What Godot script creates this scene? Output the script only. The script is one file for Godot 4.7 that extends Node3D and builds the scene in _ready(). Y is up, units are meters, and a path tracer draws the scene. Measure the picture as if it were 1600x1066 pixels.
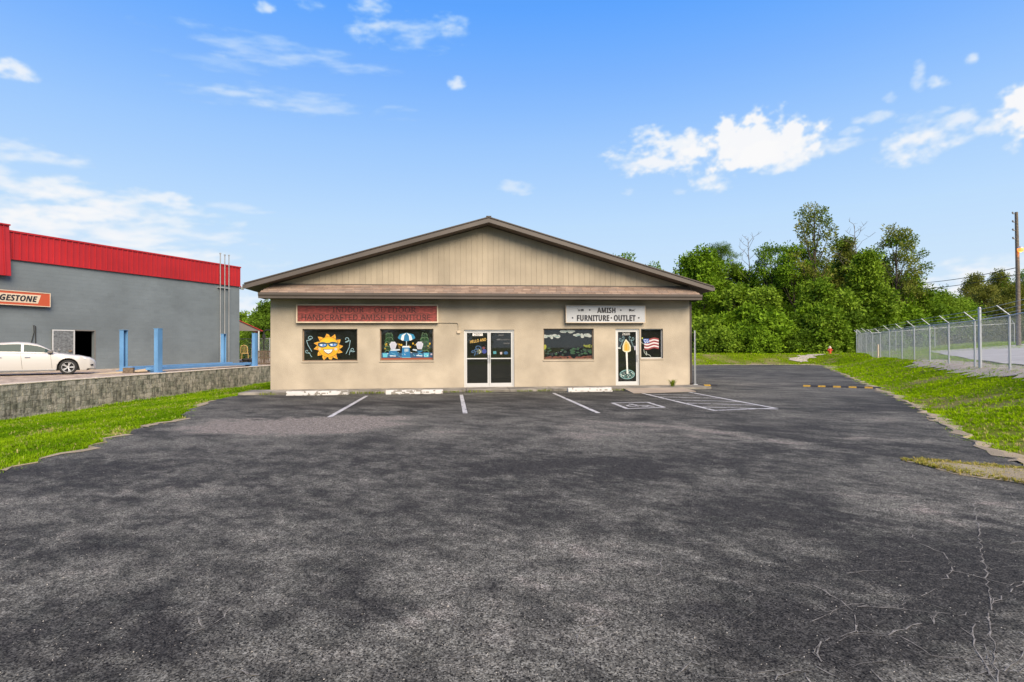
extends Node3D
# A tan gabled shop behind a worn asphalt lot, a grey garage on a raised lot at one side, woods and a wire fence at the other.
# World: the shop's front is the plane z = 0, x runs along it, y = 0 is the asphalt.
const CAM := Vector3(-1.37, 1.55, 21.17)
const FOCAL := 890.0            # in pixels of the 1600 x 1066 photograph
var cam_basis := Basis.from_euler(Vector3(deg_to_rad(0.644), deg_to_rad(-6.09), deg_to_rad(-0.28)))
var rng := RandomNumberGenerator.new()
var M := {}
var T := {}
var used_names := {}
var asphalt_poly := PackedVector2Array()
var noise_a := FastNoiseLite.new()
var noise_b := FastNoiseLite.new()
const LOT := 0.42               # height of the garage's raised lot


# ---------------------------------------------------------------- shapes
class Shape:
	var v := PackedVector3Array()
	var n := PackedVector3Array()
	var c := PackedColorArray()
	var uv := PackedVector2Array()
	var col := Color.WHITE
	func tri3(a: Vector3, b: Vector3, d: Vector3, na: Vector3, nb: Vector3, nd: Vector3) -> void:
		var g := (d - a).cross(b - a)
		if g.dot(na + nb + nd) < 0.0:
			v.append(a); v.append(d); v.append(b)
			n.append(na); n.append(nd); n.append(nb)
		else:
			v.append(a); v.append(b); v.append(d)
			n.append(na); n.append(nb); n.append(nd)
		for i in 3:
			c.append(col)
	func tri(a: Vector3, b: Vector3, d: Vector3, hint := Vector3.ZERO) -> void:
		var g := (d - a).cross(b - a)
		if g.length_squared() < 1e-16:
			return
		g = g.normalized()
		if hint != Vector3.ZERO and g.dot(hint) < 0.0:
			g = -g
		tri3(a, b, d, g, g, g)
	func quad(a: Vector3, b: Vector3, d: Vector3, e: Vector3, hint := Vector3.ZERO) -> void:
		var g := (d - a).cross(b - a) + (e - a).cross(d - a)
		var h := hint if hint != Vector3.ZERO else g
		tri(a, b, d, h)
		tri(a, d, e, h)
	func hexa(p: Array) -> void:  # eight corners: 0-3 one side, 4-7 the opposite side
		var mid := Vector3.ZERO
		for q in p:
			mid += q / 8.0
		for f in [[0, 1, 2, 3], [4, 5, 6, 7], [0, 1, 5, 4], [1, 2, 6, 5], [2, 3, 7, 6], [3, 0, 4, 7]]:
			var m: Vector3 = (p[f[0]] + p[f[1]] + p[f[2]] + p[f[3]]) / 4.0
			quad(p[f[0]], p[f[1]], p[f[2]], p[f[3]], m - mid)
	func box(ce: Vector3, s: Vector3, b := Basis()) -> void:
		var p := []
		for z in [-0.5, 0.5]:
			for q in [[-0.5, -0.5], [0.5, -0.5], [0.5, 0.5], [-0.5, 0.5]]:
				p.append(ce + b * Vector3(q[0] * s.x, q[1] * s.y, z * s.z))
		hexa(p)
	func span(x0: float, x1: float, y0: float, y1: float, z0: float, z1: float) -> void:
		box(Vector3(x0 + x1, y0 + y1, z0 + z1) / 2.0, Vector3(x1 - x0, y1 - y0, z1 - z0))
	func cbox(ce: Vector3, s: Vector3, k: float, b := Basis()) -> void:  # a box with chamfered edges
		var h := s / 2.0
		for ax in 3:
			var u := (ax + 1) % 3
			var w := (ax + 2) % 3
			for sg in [-1.0, 1.0]:
				var f := []
				for q in [[-1, -1], [1, -1], [1, 1], [-1, 1]]:
					var p := Vector3.ZERO
					p[ax] = sg * h[ax]
					p[u] = q[0] * (h[u] - k)
					p[w] = q[1] * (h[w] - k)
					f.append(ce + b * p)
				var o := Vector3.ZERO
				o[ax] = sg
				quad(f[0], f[1], f[2], f[3], b * o)
			for su in [-1.0, 1.0]:
				for sw in [-1.0, 1.0]:
					var f := []
					for q in [[-1, 0], [1, 0], [1, 1], [-1, 1]]:
						var p := Vector3.ZERO
						p[ax] = q[0] * (h[ax] - k)
						p[u] = su * (h[u] - (k if q[1] == 1 else 0.0))
						p[w] = sw * (h[w] - (0.0 if q[1] == 1 else k))
						f.append(ce + b * p)
					var o := Vector3.ZERO
					o[u] = su
					o[w] = sw
					quad(f[0], f[1], f[2], f[3], b * o)
		for sx in [-1.0, 1.0]:
			for sy in [-1.0, 1.0]:
				for sz in [-1.0, 1.0]:
					var o := Vector3(sx, sy, sz)
					tri(ce + b * (o * (h - Vector3(0, k, k))), ce + b * (o * (h - Vector3(k, 0, k))), ce + b * (o * (h - Vector3(k, k, 0))), b * o)
	func bar(a: Vector3, d: Vector3, w: float, h: float, up := Vector3.UP) -> void:
		var x := (d - a)
		var l := x.length()
		x = x.normalized()
		var z := x.cross(up).normalized()
		box((a + d) / 2.0, Vector3(l, h, w), Basis(x, z.cross(x), z))
	func tube(pts: Array, r, sides := 6, caps := true) -> void:
		var rings := []
		var nor := []
		var last := Vector3.ZERO
		for i in pts.size():
			var t: Vector3 = (pts[mini(i + 1, pts.size() - 1)] - pts[maxi(i - 1, 0)]).normalized()
			var a: Vector3 = last if last != Vector3.ZERO else (Vector3.RIGHT if absf(t.x) < 0.8 else Vector3.FORWARD)
			var u := (a - t * a.dot(t)).normalized()
			last = u
			var w := t.cross(u)
			var rr: float = r[i] if r is Array else r
			var ring := []
			var nn := []
			for k in sides:
				var an := TAU * k / sides
				var o := u * cos(an) + w * sin(an)
				ring.append(pts[i] + o * rr)
				nn.append(o)
			rings.append(ring)
			nor.append(nn)
		for i in pts.size() - 1:
			for k in sides:
				var j := (k + 1) % sides
				tri3(rings[i][k], rings[i + 1][k], rings[i + 1][j], nor[i][k], nor[i + 1][k], nor[i + 1][j])
				tri3(rings[i][k], rings[i + 1][j], rings[i][j], nor[i][k], nor[i + 1][j], nor[i][j])
		if caps:
			var e: int = pts.size() - 1
			for k in sides:
				var j := (k + 1) % sides
				tri(pts[0], rings[0][k], rings[0][j], pts[0] - pts[1])
				tri(pts[e], rings[e][k], rings[e][j], pts[e] - pts[e - 1])
	func lathe(prof: Array, xf: Transform3D, segs := 16) -> void:  # prof: (radius, height) pairs
		for i in prof.size() - 1:
			var p: Vector2 = prof[i]
			var q: Vector2 = prof[i + 1]
			var e := q - p
			var nn := Vector2(e.y, -e.x).normalized()
			for k in segs:
				var a := TAU * k / segs
				var b := TAU * (k + 1) / segs
				var ca := Vector3(cos(a), 0, sin(a))
				var cb := Vector3(cos(b), 0, sin(b))
				var na := xf.basis * (ca * nn.x + Vector3.UP * nn.y)
				var nb := xf.basis * (cb * nn.x + Vector3.UP * nn.y)
				var p0 := xf * (ca * p.x + Vector3.UP * p.y)
				var p1 := xf * (cb * p.x + Vector3.UP * p.y)
				var q0 := xf * (ca * q.x + Vector3.UP * q.y)
				var q1 := xf * (cb * q.x + Vector3.UP * q.y)
				if p.x > 1e-5:
					tri3(p0, p1, q1, na, nb, nb)
				if q.x > 1e-5:
					tri3(p0, q1, q0, na, nb, na)
	func prism(poly: PackedVector2Array, z0: float, z1: float, xf := Transform3D()) -> void:
		var ids := Geometry2D.triangulate_polygon(poly)
		for s in [[z0, -1.0], [z1, 1.0]]:
			for i in range(0, ids.size(), 3):
				var p := []
				for k in 3:
					var q := poly[ids[i + k]]
					p.append(xf * Vector3(q.x, q.y, s[0]))
				tri(p[0], p[1], p[2], xf.basis * Vector3(0, 0, s[1] * signf(z1 - z0)))
		var cc := Geometry2D.is_polygon_clockwise(poly)
		for i in poly.size():
			var a := poly[i]
			var b := poly[(i + 1) % poly.size()]
			var o := Vector2(b.y - a.y, a.x - b.x) * (-1.0 if cc else 1.0)
			quad(xf * Vector3(a.x, a.y, z0), xf * Vector3(b.x, b.y, z0), xf * Vector3(b.x, b.y, z1), xf * Vector3(a.x, a.y, z1), xf.basis * Vector3(o.x, o.y, 0))
	func mesh() -> ArrayMesh:
		var arr := []
		arr.resize(Mesh.ARRAY_MAX)
		arr[Mesh.ARRAY_VERTEX] = v
		arr[Mesh.ARRAY_NORMAL] = n
		arr[Mesh.ARRAY_COLOR] = c
		if uv.size() == v.size() and uv.size() > 0:
			arr[Mesh.ARRAY_TEX_UV] = uv
		var m := ArrayMesh.new()
		m.add_surface_from_arrays(Mesh.PRIMITIVE_TRIANGLES, arr)
		return m


# ---------------------------------------------------------------- flat print: what is painted on the shop's glass
class Print:
	var img: Image
	var sc := 1.0
	func _init(w: int, h: int, s := 1.0) -> void:
		sc = s
		img = Image.create(int(w * s), int(h * s), false, Image.FORMAT_RGBA8)
		img.fill(Color(0.5, 0.5, 0.5, 0.0))
	func dot(x: float, y: float, rx: float, ry: float, col: Color) -> void:
		x *= sc; y *= sc; rx *= sc; ry *= sc
		for j in range(maxi(0, int(y - ry)), mini(img.get_height(), int(y + ry) + 2)):
			for i in range(maxi(0, int(x - rx)), mini(img.get_width(), int(x + rx) + 2)):
				var a := (i - x) / rx
				var b := (j - y) / ry
				if a * a + b * b <= 1.0:
					img.set_pixel(i, j, col)
	func poly(p: Array, col: Color) -> void:
		var q := PackedVector2Array()
		var lo := Vector2(1e9, 1e9)
		var hi := Vector2(-1e9, -1e9)
		for a in p:
			var s: Vector2 = a * sc
			q.append(s)
			lo = lo.min(s)
			hi = hi.max(s)
		for j in range(maxi(0, int(lo.y)), mini(img.get_height(), int(hi.y) + 1)):
			for i in range(maxi(0, int(lo.x)), mini(img.get_width(), int(hi.x) + 1)):
				if Geometry2D.is_point_in_polygon(Vector2(i, j), q):
					img.set_pixel(i, j, col)
	func stroke(p: Array, w: float, col: Color) -> void:
		for k in p.size() - 1:
			var l: float = p[k].distance_to(p[k + 1])
			var steps := maxi(1, int(l / (w * 0.3)))
			for s in steps + 1:
				var q: Vector2 = p[k].lerp(p[k + 1], float(s) / steps)
				dot(q.x, q.y, w / 2, w / 2, col)
	func scroll(c: Vector2, r: float, turn: float, way: float, tail: Vector2, w: float, col: Color) -> void:
		var p := []
		for k in 22:
			var a := turn + way * k * 0.28
			p.append(c + Vector2(cos(a), sin(a)) * r * (0.25 + 0.75 * k / 21.0))
		p.append(p[21].lerp(tail, 0.5) + (tail - c).orthogonal().normalized() * r * 0.3 * way)
		p.append(tail)
		stroke(p, w, col)


# ---------------------------------------------------------------- placing
func at(px: float, py: float, depth: float) -> Vector3:
	return CAM + cam_basis * Vector3((px - 800.0) / FOCAL * depth, (533.0 - py) / FOCAL * depth, -depth)

func ray(px: float, py: float) -> Vector3:
	return cam_basis * Vector3((px - 800.0) / FOCAL, (533.0 - py) / FOCAL, -1.0)

func gnd(px: float, py: float, y := 0.0) -> Vector3:
	var d := ray(px, py)
	return CAM + d * ((y - CAM.y) / d.y)

func flat(p: Vector3) -> Vector2:
	return Vector2(p.x, p.z)

func numbered(called: String) -> String:
	var k: int = used_names.get(called, 0)
	used_names[called] = k + 1
	return called if k == 0 else "%s_%03d" % [called, k]

func thing(called: String, label: String, category: String, where := Vector3.ZERO, group := "") -> Node3D:
	var o := Node3D.new()
	o.name = numbered(called)
	add_child(o)
	o.position = where
	tag(o, label, category, group)
	return o

func tag(o: Node, label: String, category: String, group := "") -> void:
	o.set_meta("label", label)
	o.set_meta("category", category)
	if group != "":
		o.set_meta("group", group)

func put(s, called: String, m: Material, parent: Node = null) -> MeshInstance3D:
	var o := MeshInstance3D.new()
	o.name = called if parent else numbered(called)
	o.mesh = s.mesh() if s is Shape else s
	o.material_override = m
	(parent if parent else self).add_child(o, true)
	return o

func setting(s, called: String, m: Material) -> MeshInstance3D:
	var o := put(s, called, m)
	o.set_meta("kind", "structure")
	return o

func many(mesh: Mesh, xs: Array, cols: Array, called: String, m: Material, parent: Node = null) -> MultiMeshInstance3D:
	var mm := MultiMesh.new()
	mm.transform_format = MultiMesh.TRANSFORM_3D
	mm.use_colors = true
	mm.mesh = mesh
	mm.instance_count = xs.size()
	var buf := PackedFloat32Array()
	buf.resize(xs.size() * 16)
	for i in xs.size():
		var t: Transform3D = xs[i]
		var q: Color = cols[i]
		var k := i * 16
		buf[k] = t.basis.x.x; buf[k + 1] = t.basis.y.x; buf[k + 2] = t.basis.z.x; buf[k + 3] = t.origin.x
		buf[k + 4] = t.basis.x.y; buf[k + 5] = t.basis.y.y; buf[k + 6] = t.basis.z.y; buf[k + 7] = t.origin.y
		buf[k + 8] = t.basis.x.z; buf[k + 9] = t.basis.y.z; buf[k + 10] = t.basis.z.z; buf[k + 11] = t.origin.z
		buf[k + 12] = q.r; buf[k + 13] = q.g; buf[k + 14] = q.b; buf[k + 15] = 1.0
	mm.buffer = buf
	var o := MultiMeshInstance3D.new()
	o.name = called if parent else numbered(called)
	o.multimesh = mm
	o.material_override = m
	(parent if parent else self).add_child(o, true)
	return o

func lettering(txt: String, font: String, weight: int, size: Vector2, depth: float, parent: Node, called: String, m: Material, where: Vector3, slant := 0.0, turn := 0.0) -> MeshInstance3D:
	# set to the given width and height
	var f := SystemFont.new()
	f.font_names = PackedStringArray([font])
	f.font_weight = weight
	var t := TextMesh.new()
	t.font = f
	t.text = txt
	t.font_size = 64
	t.pixel_size = 0.01
	t.depth = depth
	t.curve_step = 4.0
	var bb := t.get_aabb()
	var k := Vector2(size.x / bb.size.x, size.y / bb.size.y)
	var o := MeshInstance3D.new()
	o.name = called
	if weight > 500:  # a heavier stroke: the letters laid over themselves a little to each side
		var st := SurfaceTool.new()
		st.begin(Mesh.PRIMITIVE_TRIANGLES)
		for q in [[-1.0, 0.0, 0.0], [1.0, 0.0, 0.0006], [0.0, 0.8, 0.0012], [0.0, -0.8, 0.0018]]:
			for sf in t.get_surface_count():
				st.append_from(t, sf, Transform3D(Basis(), Vector3(q[0] * 0.014, q[1] * 0.014, q[2])))
		o.mesh = st.commit()
	else:
		o.mesh = t
	o.material_override = m
	parent.add_child(o, true)
	var b := Basis(Vector3(0, 0, 1), turn) * Basis(Vector3(k.x, 0, 0), Vector3(slant * k.y, k.y, 0), Vector3(0, 0, 1))
	o.transform = Transform3D(b, where - b * Vector3(bb.get_center().x, bb.get_center().y, 0))
	return o


# ---------------------------------------------------------------- materials
func mat(lin: Color, rough := 0.8, metal := 0.0) -> StandardMaterial3D:
	var m := StandardMaterial3D.new()
	m.albedo_color = lin.linear_to_srgb()
	m.roughness = rough
	m.metallic = metal
	return m

func rgb(r: float, g: float, b: float) -> Color:
	return Color(r, g, b)

func worn(m: StandardMaterial3D, tex: Texture2D, scale: float, bump: Texture2D = null, cm := 0.0, detail: Texture2D = null) -> StandardMaterial3D:
	m.albedo_texture = tex
	m.uv1_triplanar = true
	m.uv1_world_triplanar = true
	m.uv1_scale = Vector3.ONE * scale
	if bump:
		m.heightmap_enabled = true
		m.heightmap_texture = bump
		m.heightmap_scale = cm
	if detail:
		m.detail_enabled = true
		m.detail_albedo = detail
		m.detail_blend_mode = BaseMaterial3D.BLEND_MODE_MUL
		m.detail_uv_layer = BaseMaterial3D.DETAIL_UV_2
		m.uv2_triplanar = true
		m.uv2_world_triplanar = true
		m.uv2_scale = Vector3.ONE * scale * 0.117
	return m

func noise_tex(sd: int, freq: float, lo: float, hi: float, oct := 4, size := 512, kind := FastNoiseLite.TYPE_SIMPLEX_SMOOTH, gain := 0.5) -> NoiseTexture2D:
	var f := FastNoiseLite.new()
	f.seed = sd
	f.noise_type = kind
	f.frequency = freq
	f.fractal_type = FastNoiseLite.FRACTAL_FBM
	f.fractal_octaves = oct
	f.fractal_gain = gain
	var t := NoiseTexture2D.new()
	t.width = size
	t.height = size
	t.seamless = true
	t.noise = f
	t.normalize = true
	var g := Gradient.new()
	g.set_color(0, Color(lo, lo, lo))
	g.set_color(1, Color(hi, hi, hi))
	t.color_ramp = g
	return t

func speckle(size: int, base: float, spread: float, stones: int, sd: int) -> ImageTexture:
	# asphalt seen close: dark binder with small pale stones
	var r := RandomNumberGenerator.new()
	r.seed = sd
	var im := Image.create(size, size, false, Image.FORMAT_RGBA8)
	var by := PackedByteArray()
	by.resize(size * size * 4)
	for i in size * size:
		var q := int(255.0 * clampf(base + spread * (r.randf() + r.randf() - 1.0), 0.0, 1.0))
		by[i * 4] = q; by[i * 4 + 1] = q; by[i * 4 + 2] = q; by[i * 4 + 3] = 255
	im = Image.create_from_data(size, size, false, Image.FORMAT_RGBA8, by)
	for k in stones:
		var x := r.randi_range(0, size - 1)
		var y := r.randi_range(0, size - 1)
		var b := base + spread * r.randf_range(-1.1, 1.6) + (0.25 if r.randf() < 0.05 else 0.0)
		var w := r.randi_range(2, 8)
		var h := r.randi_range(2, 6)
		im.fill_rect(Rect2i(x, y, w, h), Color(b, b * 0.985, b * 0.96))
		im.fill_rect(Rect2i(x + 1, y - 1, maxi(1, w - 2), 1), Color(b, b, b))
		im.fill_rect(Rect2i(x + 1, y + h, maxi(1, w - 2), 1), Color(b * 0.8, b * 0.8, b * 0.8))
	return ImageTexture.create_from_image(im)

func streaks() -> ImageTexture:
	# water streaks, lichen and soot on old block
	var f := FastNoiseLite.new()
	f.seed = 33
	f.frequency = 0.03
	f.fractal_octaves = 5
	f.fractal_gain = 0.6
	var raw := f.get_seamless_image(512, 512)
	var g := FastNoiseLite.new()
	g.seed = 34
	g.frequency = 0.012
	g.fractal_octaves = 6
	g.fractal_gain = 0.65
	var slow := g.get_seamless_image(512, 512)
	var im := Image.create(512, 512, false, Image.FORMAT_RGB8)
	for j in 512:
		for i in 512:
			var a := raw.get_pixel(i, (j / 7) * 1 % 512).r
			var b := slow.get_pixel(i, j).r
			var q := clampf(0.86 + 0.75 * (a - 0.5) + 0.9 * (b - 0.5), 0.30, 1.0)
			im.set_pixel(i, j, Color(q, q * lerpf(1.0, 0.98, b), q * lerpf(0.93, 1.0, a)))
	return ImageTexture.create_from_image(im)

func make_materials() -> void:
	T.fine = noise_tex(3, 0.09, 0.90, 1.0, 4)
	T.blotch = noise_tex(5, 0.012, 0.84, 1.0, 5)
	T.stain = noise_tex(8, 0.016, 0.5, 1.0, 6, 512, FastNoiseLite.TYPE_SIMPLEX_SMOOTH, 0.62)
	T.streak = streaks()
	T.bump = noise_tex(9, 0.05, 0.0, 1.0, 4)
	T.grit = noise_tex(12, 0.22, 0.72, 1.0, 2)
	T.speck = speckle(1024, 0.66, 0.44, 42000, 4)
	T.mottle = noise_tex(41, 0.05, 0.62, 1.0, 5, 512, FastNoiseLite.TYPE_SIMPLEX_SMOOTH, 0.62)
	T.grass = noise_tex(14, 0.06, 0.7, 1.0, 5, 512, FastNoiseLite.TYPE_SIMPLEX_SMOOTH, 0.6)
	M.asphalt = worn(mat(Color.WHITE, 0.9), T.speck, 0.62, T.grit, 0.5, T.mottle)
	M.asphalt.uv2_scale = Vector3.ONE * 0.37
	M.asphalt.vertex_color_use_as_albedo = true
	M.asphalt.metallic_specular = 0.3
	M.ground = worn(mat(Color.WHITE, 1.0), T.grass, 0.9, null, 0.0, T.blotch)
	M.ground.vertex_color_use_as_albedo = true
	M.ground.metallic_specular = 0.1
	M.sand = worn(mat(Color.WHITE, 1.0), T.grit, 1.6, T.bump, 1.2, T.blotch)
	M.sand.vertex_color_use_as_albedo = true
	M.sand.metallic_specular = 0.1
	M.crack = worn(mat(rgb(0.33, 0.31, 0.27), 1.0), T.stain, 1.3)
	M.paint = worn(mat(Color.WHITE, 0.75), T.fine, 1.4, null, 0.0, T.blotch)
	M.paint.vertex_color_use_as_albedo = true
	M.stucco = worn(mat(rgb(0.535, 0.468, 0.368), 0.92), T.fine, 0.9, T.bump, 0.6, T.blotch)
	M.stucco.metallic_specular = 0.2
	M.siding = []
	for k in 4:
		var q := 1.0 + (k - 1.5) * 0.025
		M.siding.append(worn(mat(rgb(0.45 * q, 0.39 * q, 0.295 * q), 0.85), T.fine, 0.7, null, 0.0, T.blotch))
	M.siding_back = mat(rgb(0.455, 0.402, 0.306), 0.9)
	M.fascia = worn(mat(rgb(0.082, 0.066, 0.056), 0.6), T.fine, 0.8, null, 0.0, T.blotch)
	M.gutter = worn(mat(rgb(0.115, 0.097, 0.085), 0.5), T.fine, 0.8, null, 0.0, T.blotch)
	M.soffit = worn(mat(rgb(0.13, 0.105, 0.085), 0.8), T.fine, 0.8)
	M.shingle = []
	for q in [rgb(0.40, 0.29, 0.225), rgb(0.34, 0.245, 0.19), rgb(0.45, 0.335, 0.26), rgb(0.36, 0.275, 0.225)]:
		M.shingle.append(worn(mat(q, 0.95), T.grit, 2.2, null, 0.0, T.blotch))
	M.aluminium = worn(mat(rgb(0.62, 0.63, 0.63), 0.42, 0.35), T.fine, 0.8)
	M.bronze = mat(rgb(0.23, 0.17, 0.12), 0.55, 0.2)
	M.glass = mat(rgb(0.02, 0.023, 0.021), 0.02)   # tinted film
	M.glass.albedo_color.a = 0.42
	M.glass.transparency = BaseMaterial3D.TRANSPARENCY_ALPHA
	M.inner = mat(rgb(0.34, 0.30, 0.25), 0.9)
	M.inner_floor = mat(rgb(0.17, 0.15, 0.13), 0.9)
	M.concrete = worn(mat(rgb(0.40, 0.37, 0.31), 0.92), T.fine, 0.9, T.bump, 0.6, T.stain)
	M.ramp = worn(mat(rgb(0.40, 0.33, 0.25), 0.95), T.fine, 1.1, T.bump, 0.5, T.blotch)
	M.pad = worn(mat(rgb(0.52, 0.50, 0.46), 0.92), T.fine, 0.6, null, 0.0, T.blotch)
	M.garage_lot = worn(mat(rgb(0.80, 0.64, 0.47), 0.92), T.stain, 0.22, T.bump, 0.4, T.blotch)
	M.wall_block = []
	for q in [rgb(0.41, 0.40, 0.335), rgb(0.36, 0.355, 0.30), rgb(0.47, 0.45, 0.385), rgb(0.33, 0.335, 0.275)]:
		M.wall_block.append(worn(mat(q, 0.95), T.streak, 0.42, T.bump, 1.5, T.blotch))
	M.wall_core = mat(rgb(0.36, 0.355, 0.30), 1.0)
	M.cap = worn(mat(rgb(0.66, 0.58, 0.47), 0.95), T.blotch, 0.8)
	M.garage = worn(mat(rgb(0.176, 0.213, 0.235), 0.85), T.fine, 0.5, T.bump, 0.4, T.blotch)
	M.garage.vertex_color_use_as_albedo = true
	M.red = worn(mat(rgb(0.46, 0.022, 0.028), 0.45), T.fine, 0.5, null, 0.0, T.blotch)
	M.red.metallic_specular = 0.4
	M.red_edge = M.red
	M.steel = worn(mat(rgb(0.42, 0.43, 0.43), 0.5, 0.5), T.fine, 1.0, null, 0.0, T.blotch)
	M.galv = worn(mat(rgb(0.50, 0.53, 0.55), 0.48, 0.45), T.fine, 1.3)
	M.wire = mat(rgb(0.42, 0.45, 0.47), 0.5, 0.4)
	M.door_sheet = worn(mat(rgb(0.40, 0.43, 0.44), 0.5, 0.3), T.stain, 0.8, null, 0.0, T.blotch)
	M.door_edge = mat(rgb(0.55, 0.56, 0.56), 0.5, 0.2)
	M.black = mat(rgb(0.012, 0.012, 0.013), 0.7)
	M.rubber = worn(mat(rgb(0.02, 0.02, 0.021), 0.85), T.grit, 2.0)
	M.blue = worn(mat(rgb(0.15, 0.36, 0.66), 0.45), T.fine, 0.9, null, 0.0, T.blotch)
	M.blue_dark = mat(rgb(0.02, 0.06, 0.16), 0.6)
	M.orange = mat(rgb(0.42, 0.075, 0.028), 0.5)
	M.cream = worn(mat(rgb(0.76, 0.63, 0.47), 0.7), T.fine, 1.0, null, 0.0, T.blotch)
	M.sign_white = worn(mat(rgb(0.55, 0.58, 0.62), 0.5), T.fine, 0.5, null, 0.0, T.blotch)
	M.letter = mat(rgb(0.012, 0.013, 0.02), 0.6)
	M.letter_red = mat(rgb(0.035, 0.010, 0.012), 0.7)
	M.white = worn(mat(rgb(0.74, 0.73, 0.70), 0.6), T.fine, 1.2)
	M.yellow = worn(mat(rgb(0.55, 0.33, 0.02), 0.8), T.stain, 2.7)
	M.hydrant = mat(rgb(0.50, 0.06, 0.02), 0.5)
	M.wood = worn(mat(rgb(0.24, 0.18, 0.125), 0.9), T.stain, 1.2)
	M.pole_wood = worn(mat(rgb(0.27, 0.225, 0.175), 0.95), T.stain, 0.8)
	M.plank = worn(mat(rgb(0.46, 0.37, 0.25), 0.9), T.fine, 1.0)
	M.cane = mat(rgb(0.50, 0.33, 0.11), 0.5)
	M.bark = worn(mat(rgb(0.15, 0.12, 0.095), 1.0), T.stain, 1.4)
	M.bark_pale = worn(mat(rgb(0.26, 0.235, 0.20), 1.0), T.stain, 1.0)
	M.leaf = mat(Color.WHITE, 0.6)
	M.leaf.vertex_color_use_as_albedo = true
	M.leaf.metallic_specular = 0.15
	M.leaf.backlight_enabled = true
	M.leaf.backlight = Color(0.75, 0.75, 0.5)
	M.blade = mat(Color.WHITE, 0.7)
	M.blade.vertex_color_use_as_albedo = true
	M.blade.metallic_specular = 0.05
	M.blade.backlight_enabled = true
	M.blade.backlight = Color(0.65, 0.65, 0.45)
	M.car_glass = mat(rgb(0.035, 0.06, 0.06), 0.05)
	M.car_glass.metallic_specular = 0.22
	M.chrome = mat(rgb(0.65, 0.66, 0.67), 0.2, 0.9)
	M.rim = mat(rgb(0.62, 0.63, 0.64), 0.3, 0.7)
	M.tail = mat(rgb(0.3, 0.01, 0.01), 0.2)
	M.lamp_glass = mat(rgb(0.75, 0.77, 0.78), 0.1)
	M.grey_sheet = worn(mat(rgb(0.16, 0.15, 0.14), 0.7), T.fine, 0.8)

func car_paint(q: Color) -> StandardMaterial3D:
	var m := mat(q, 0.35)
	m.clearcoat_enabled = true
	m.clearcoat = 0.35
	m.clearcoat_roughness = 0.05
	return m


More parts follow.
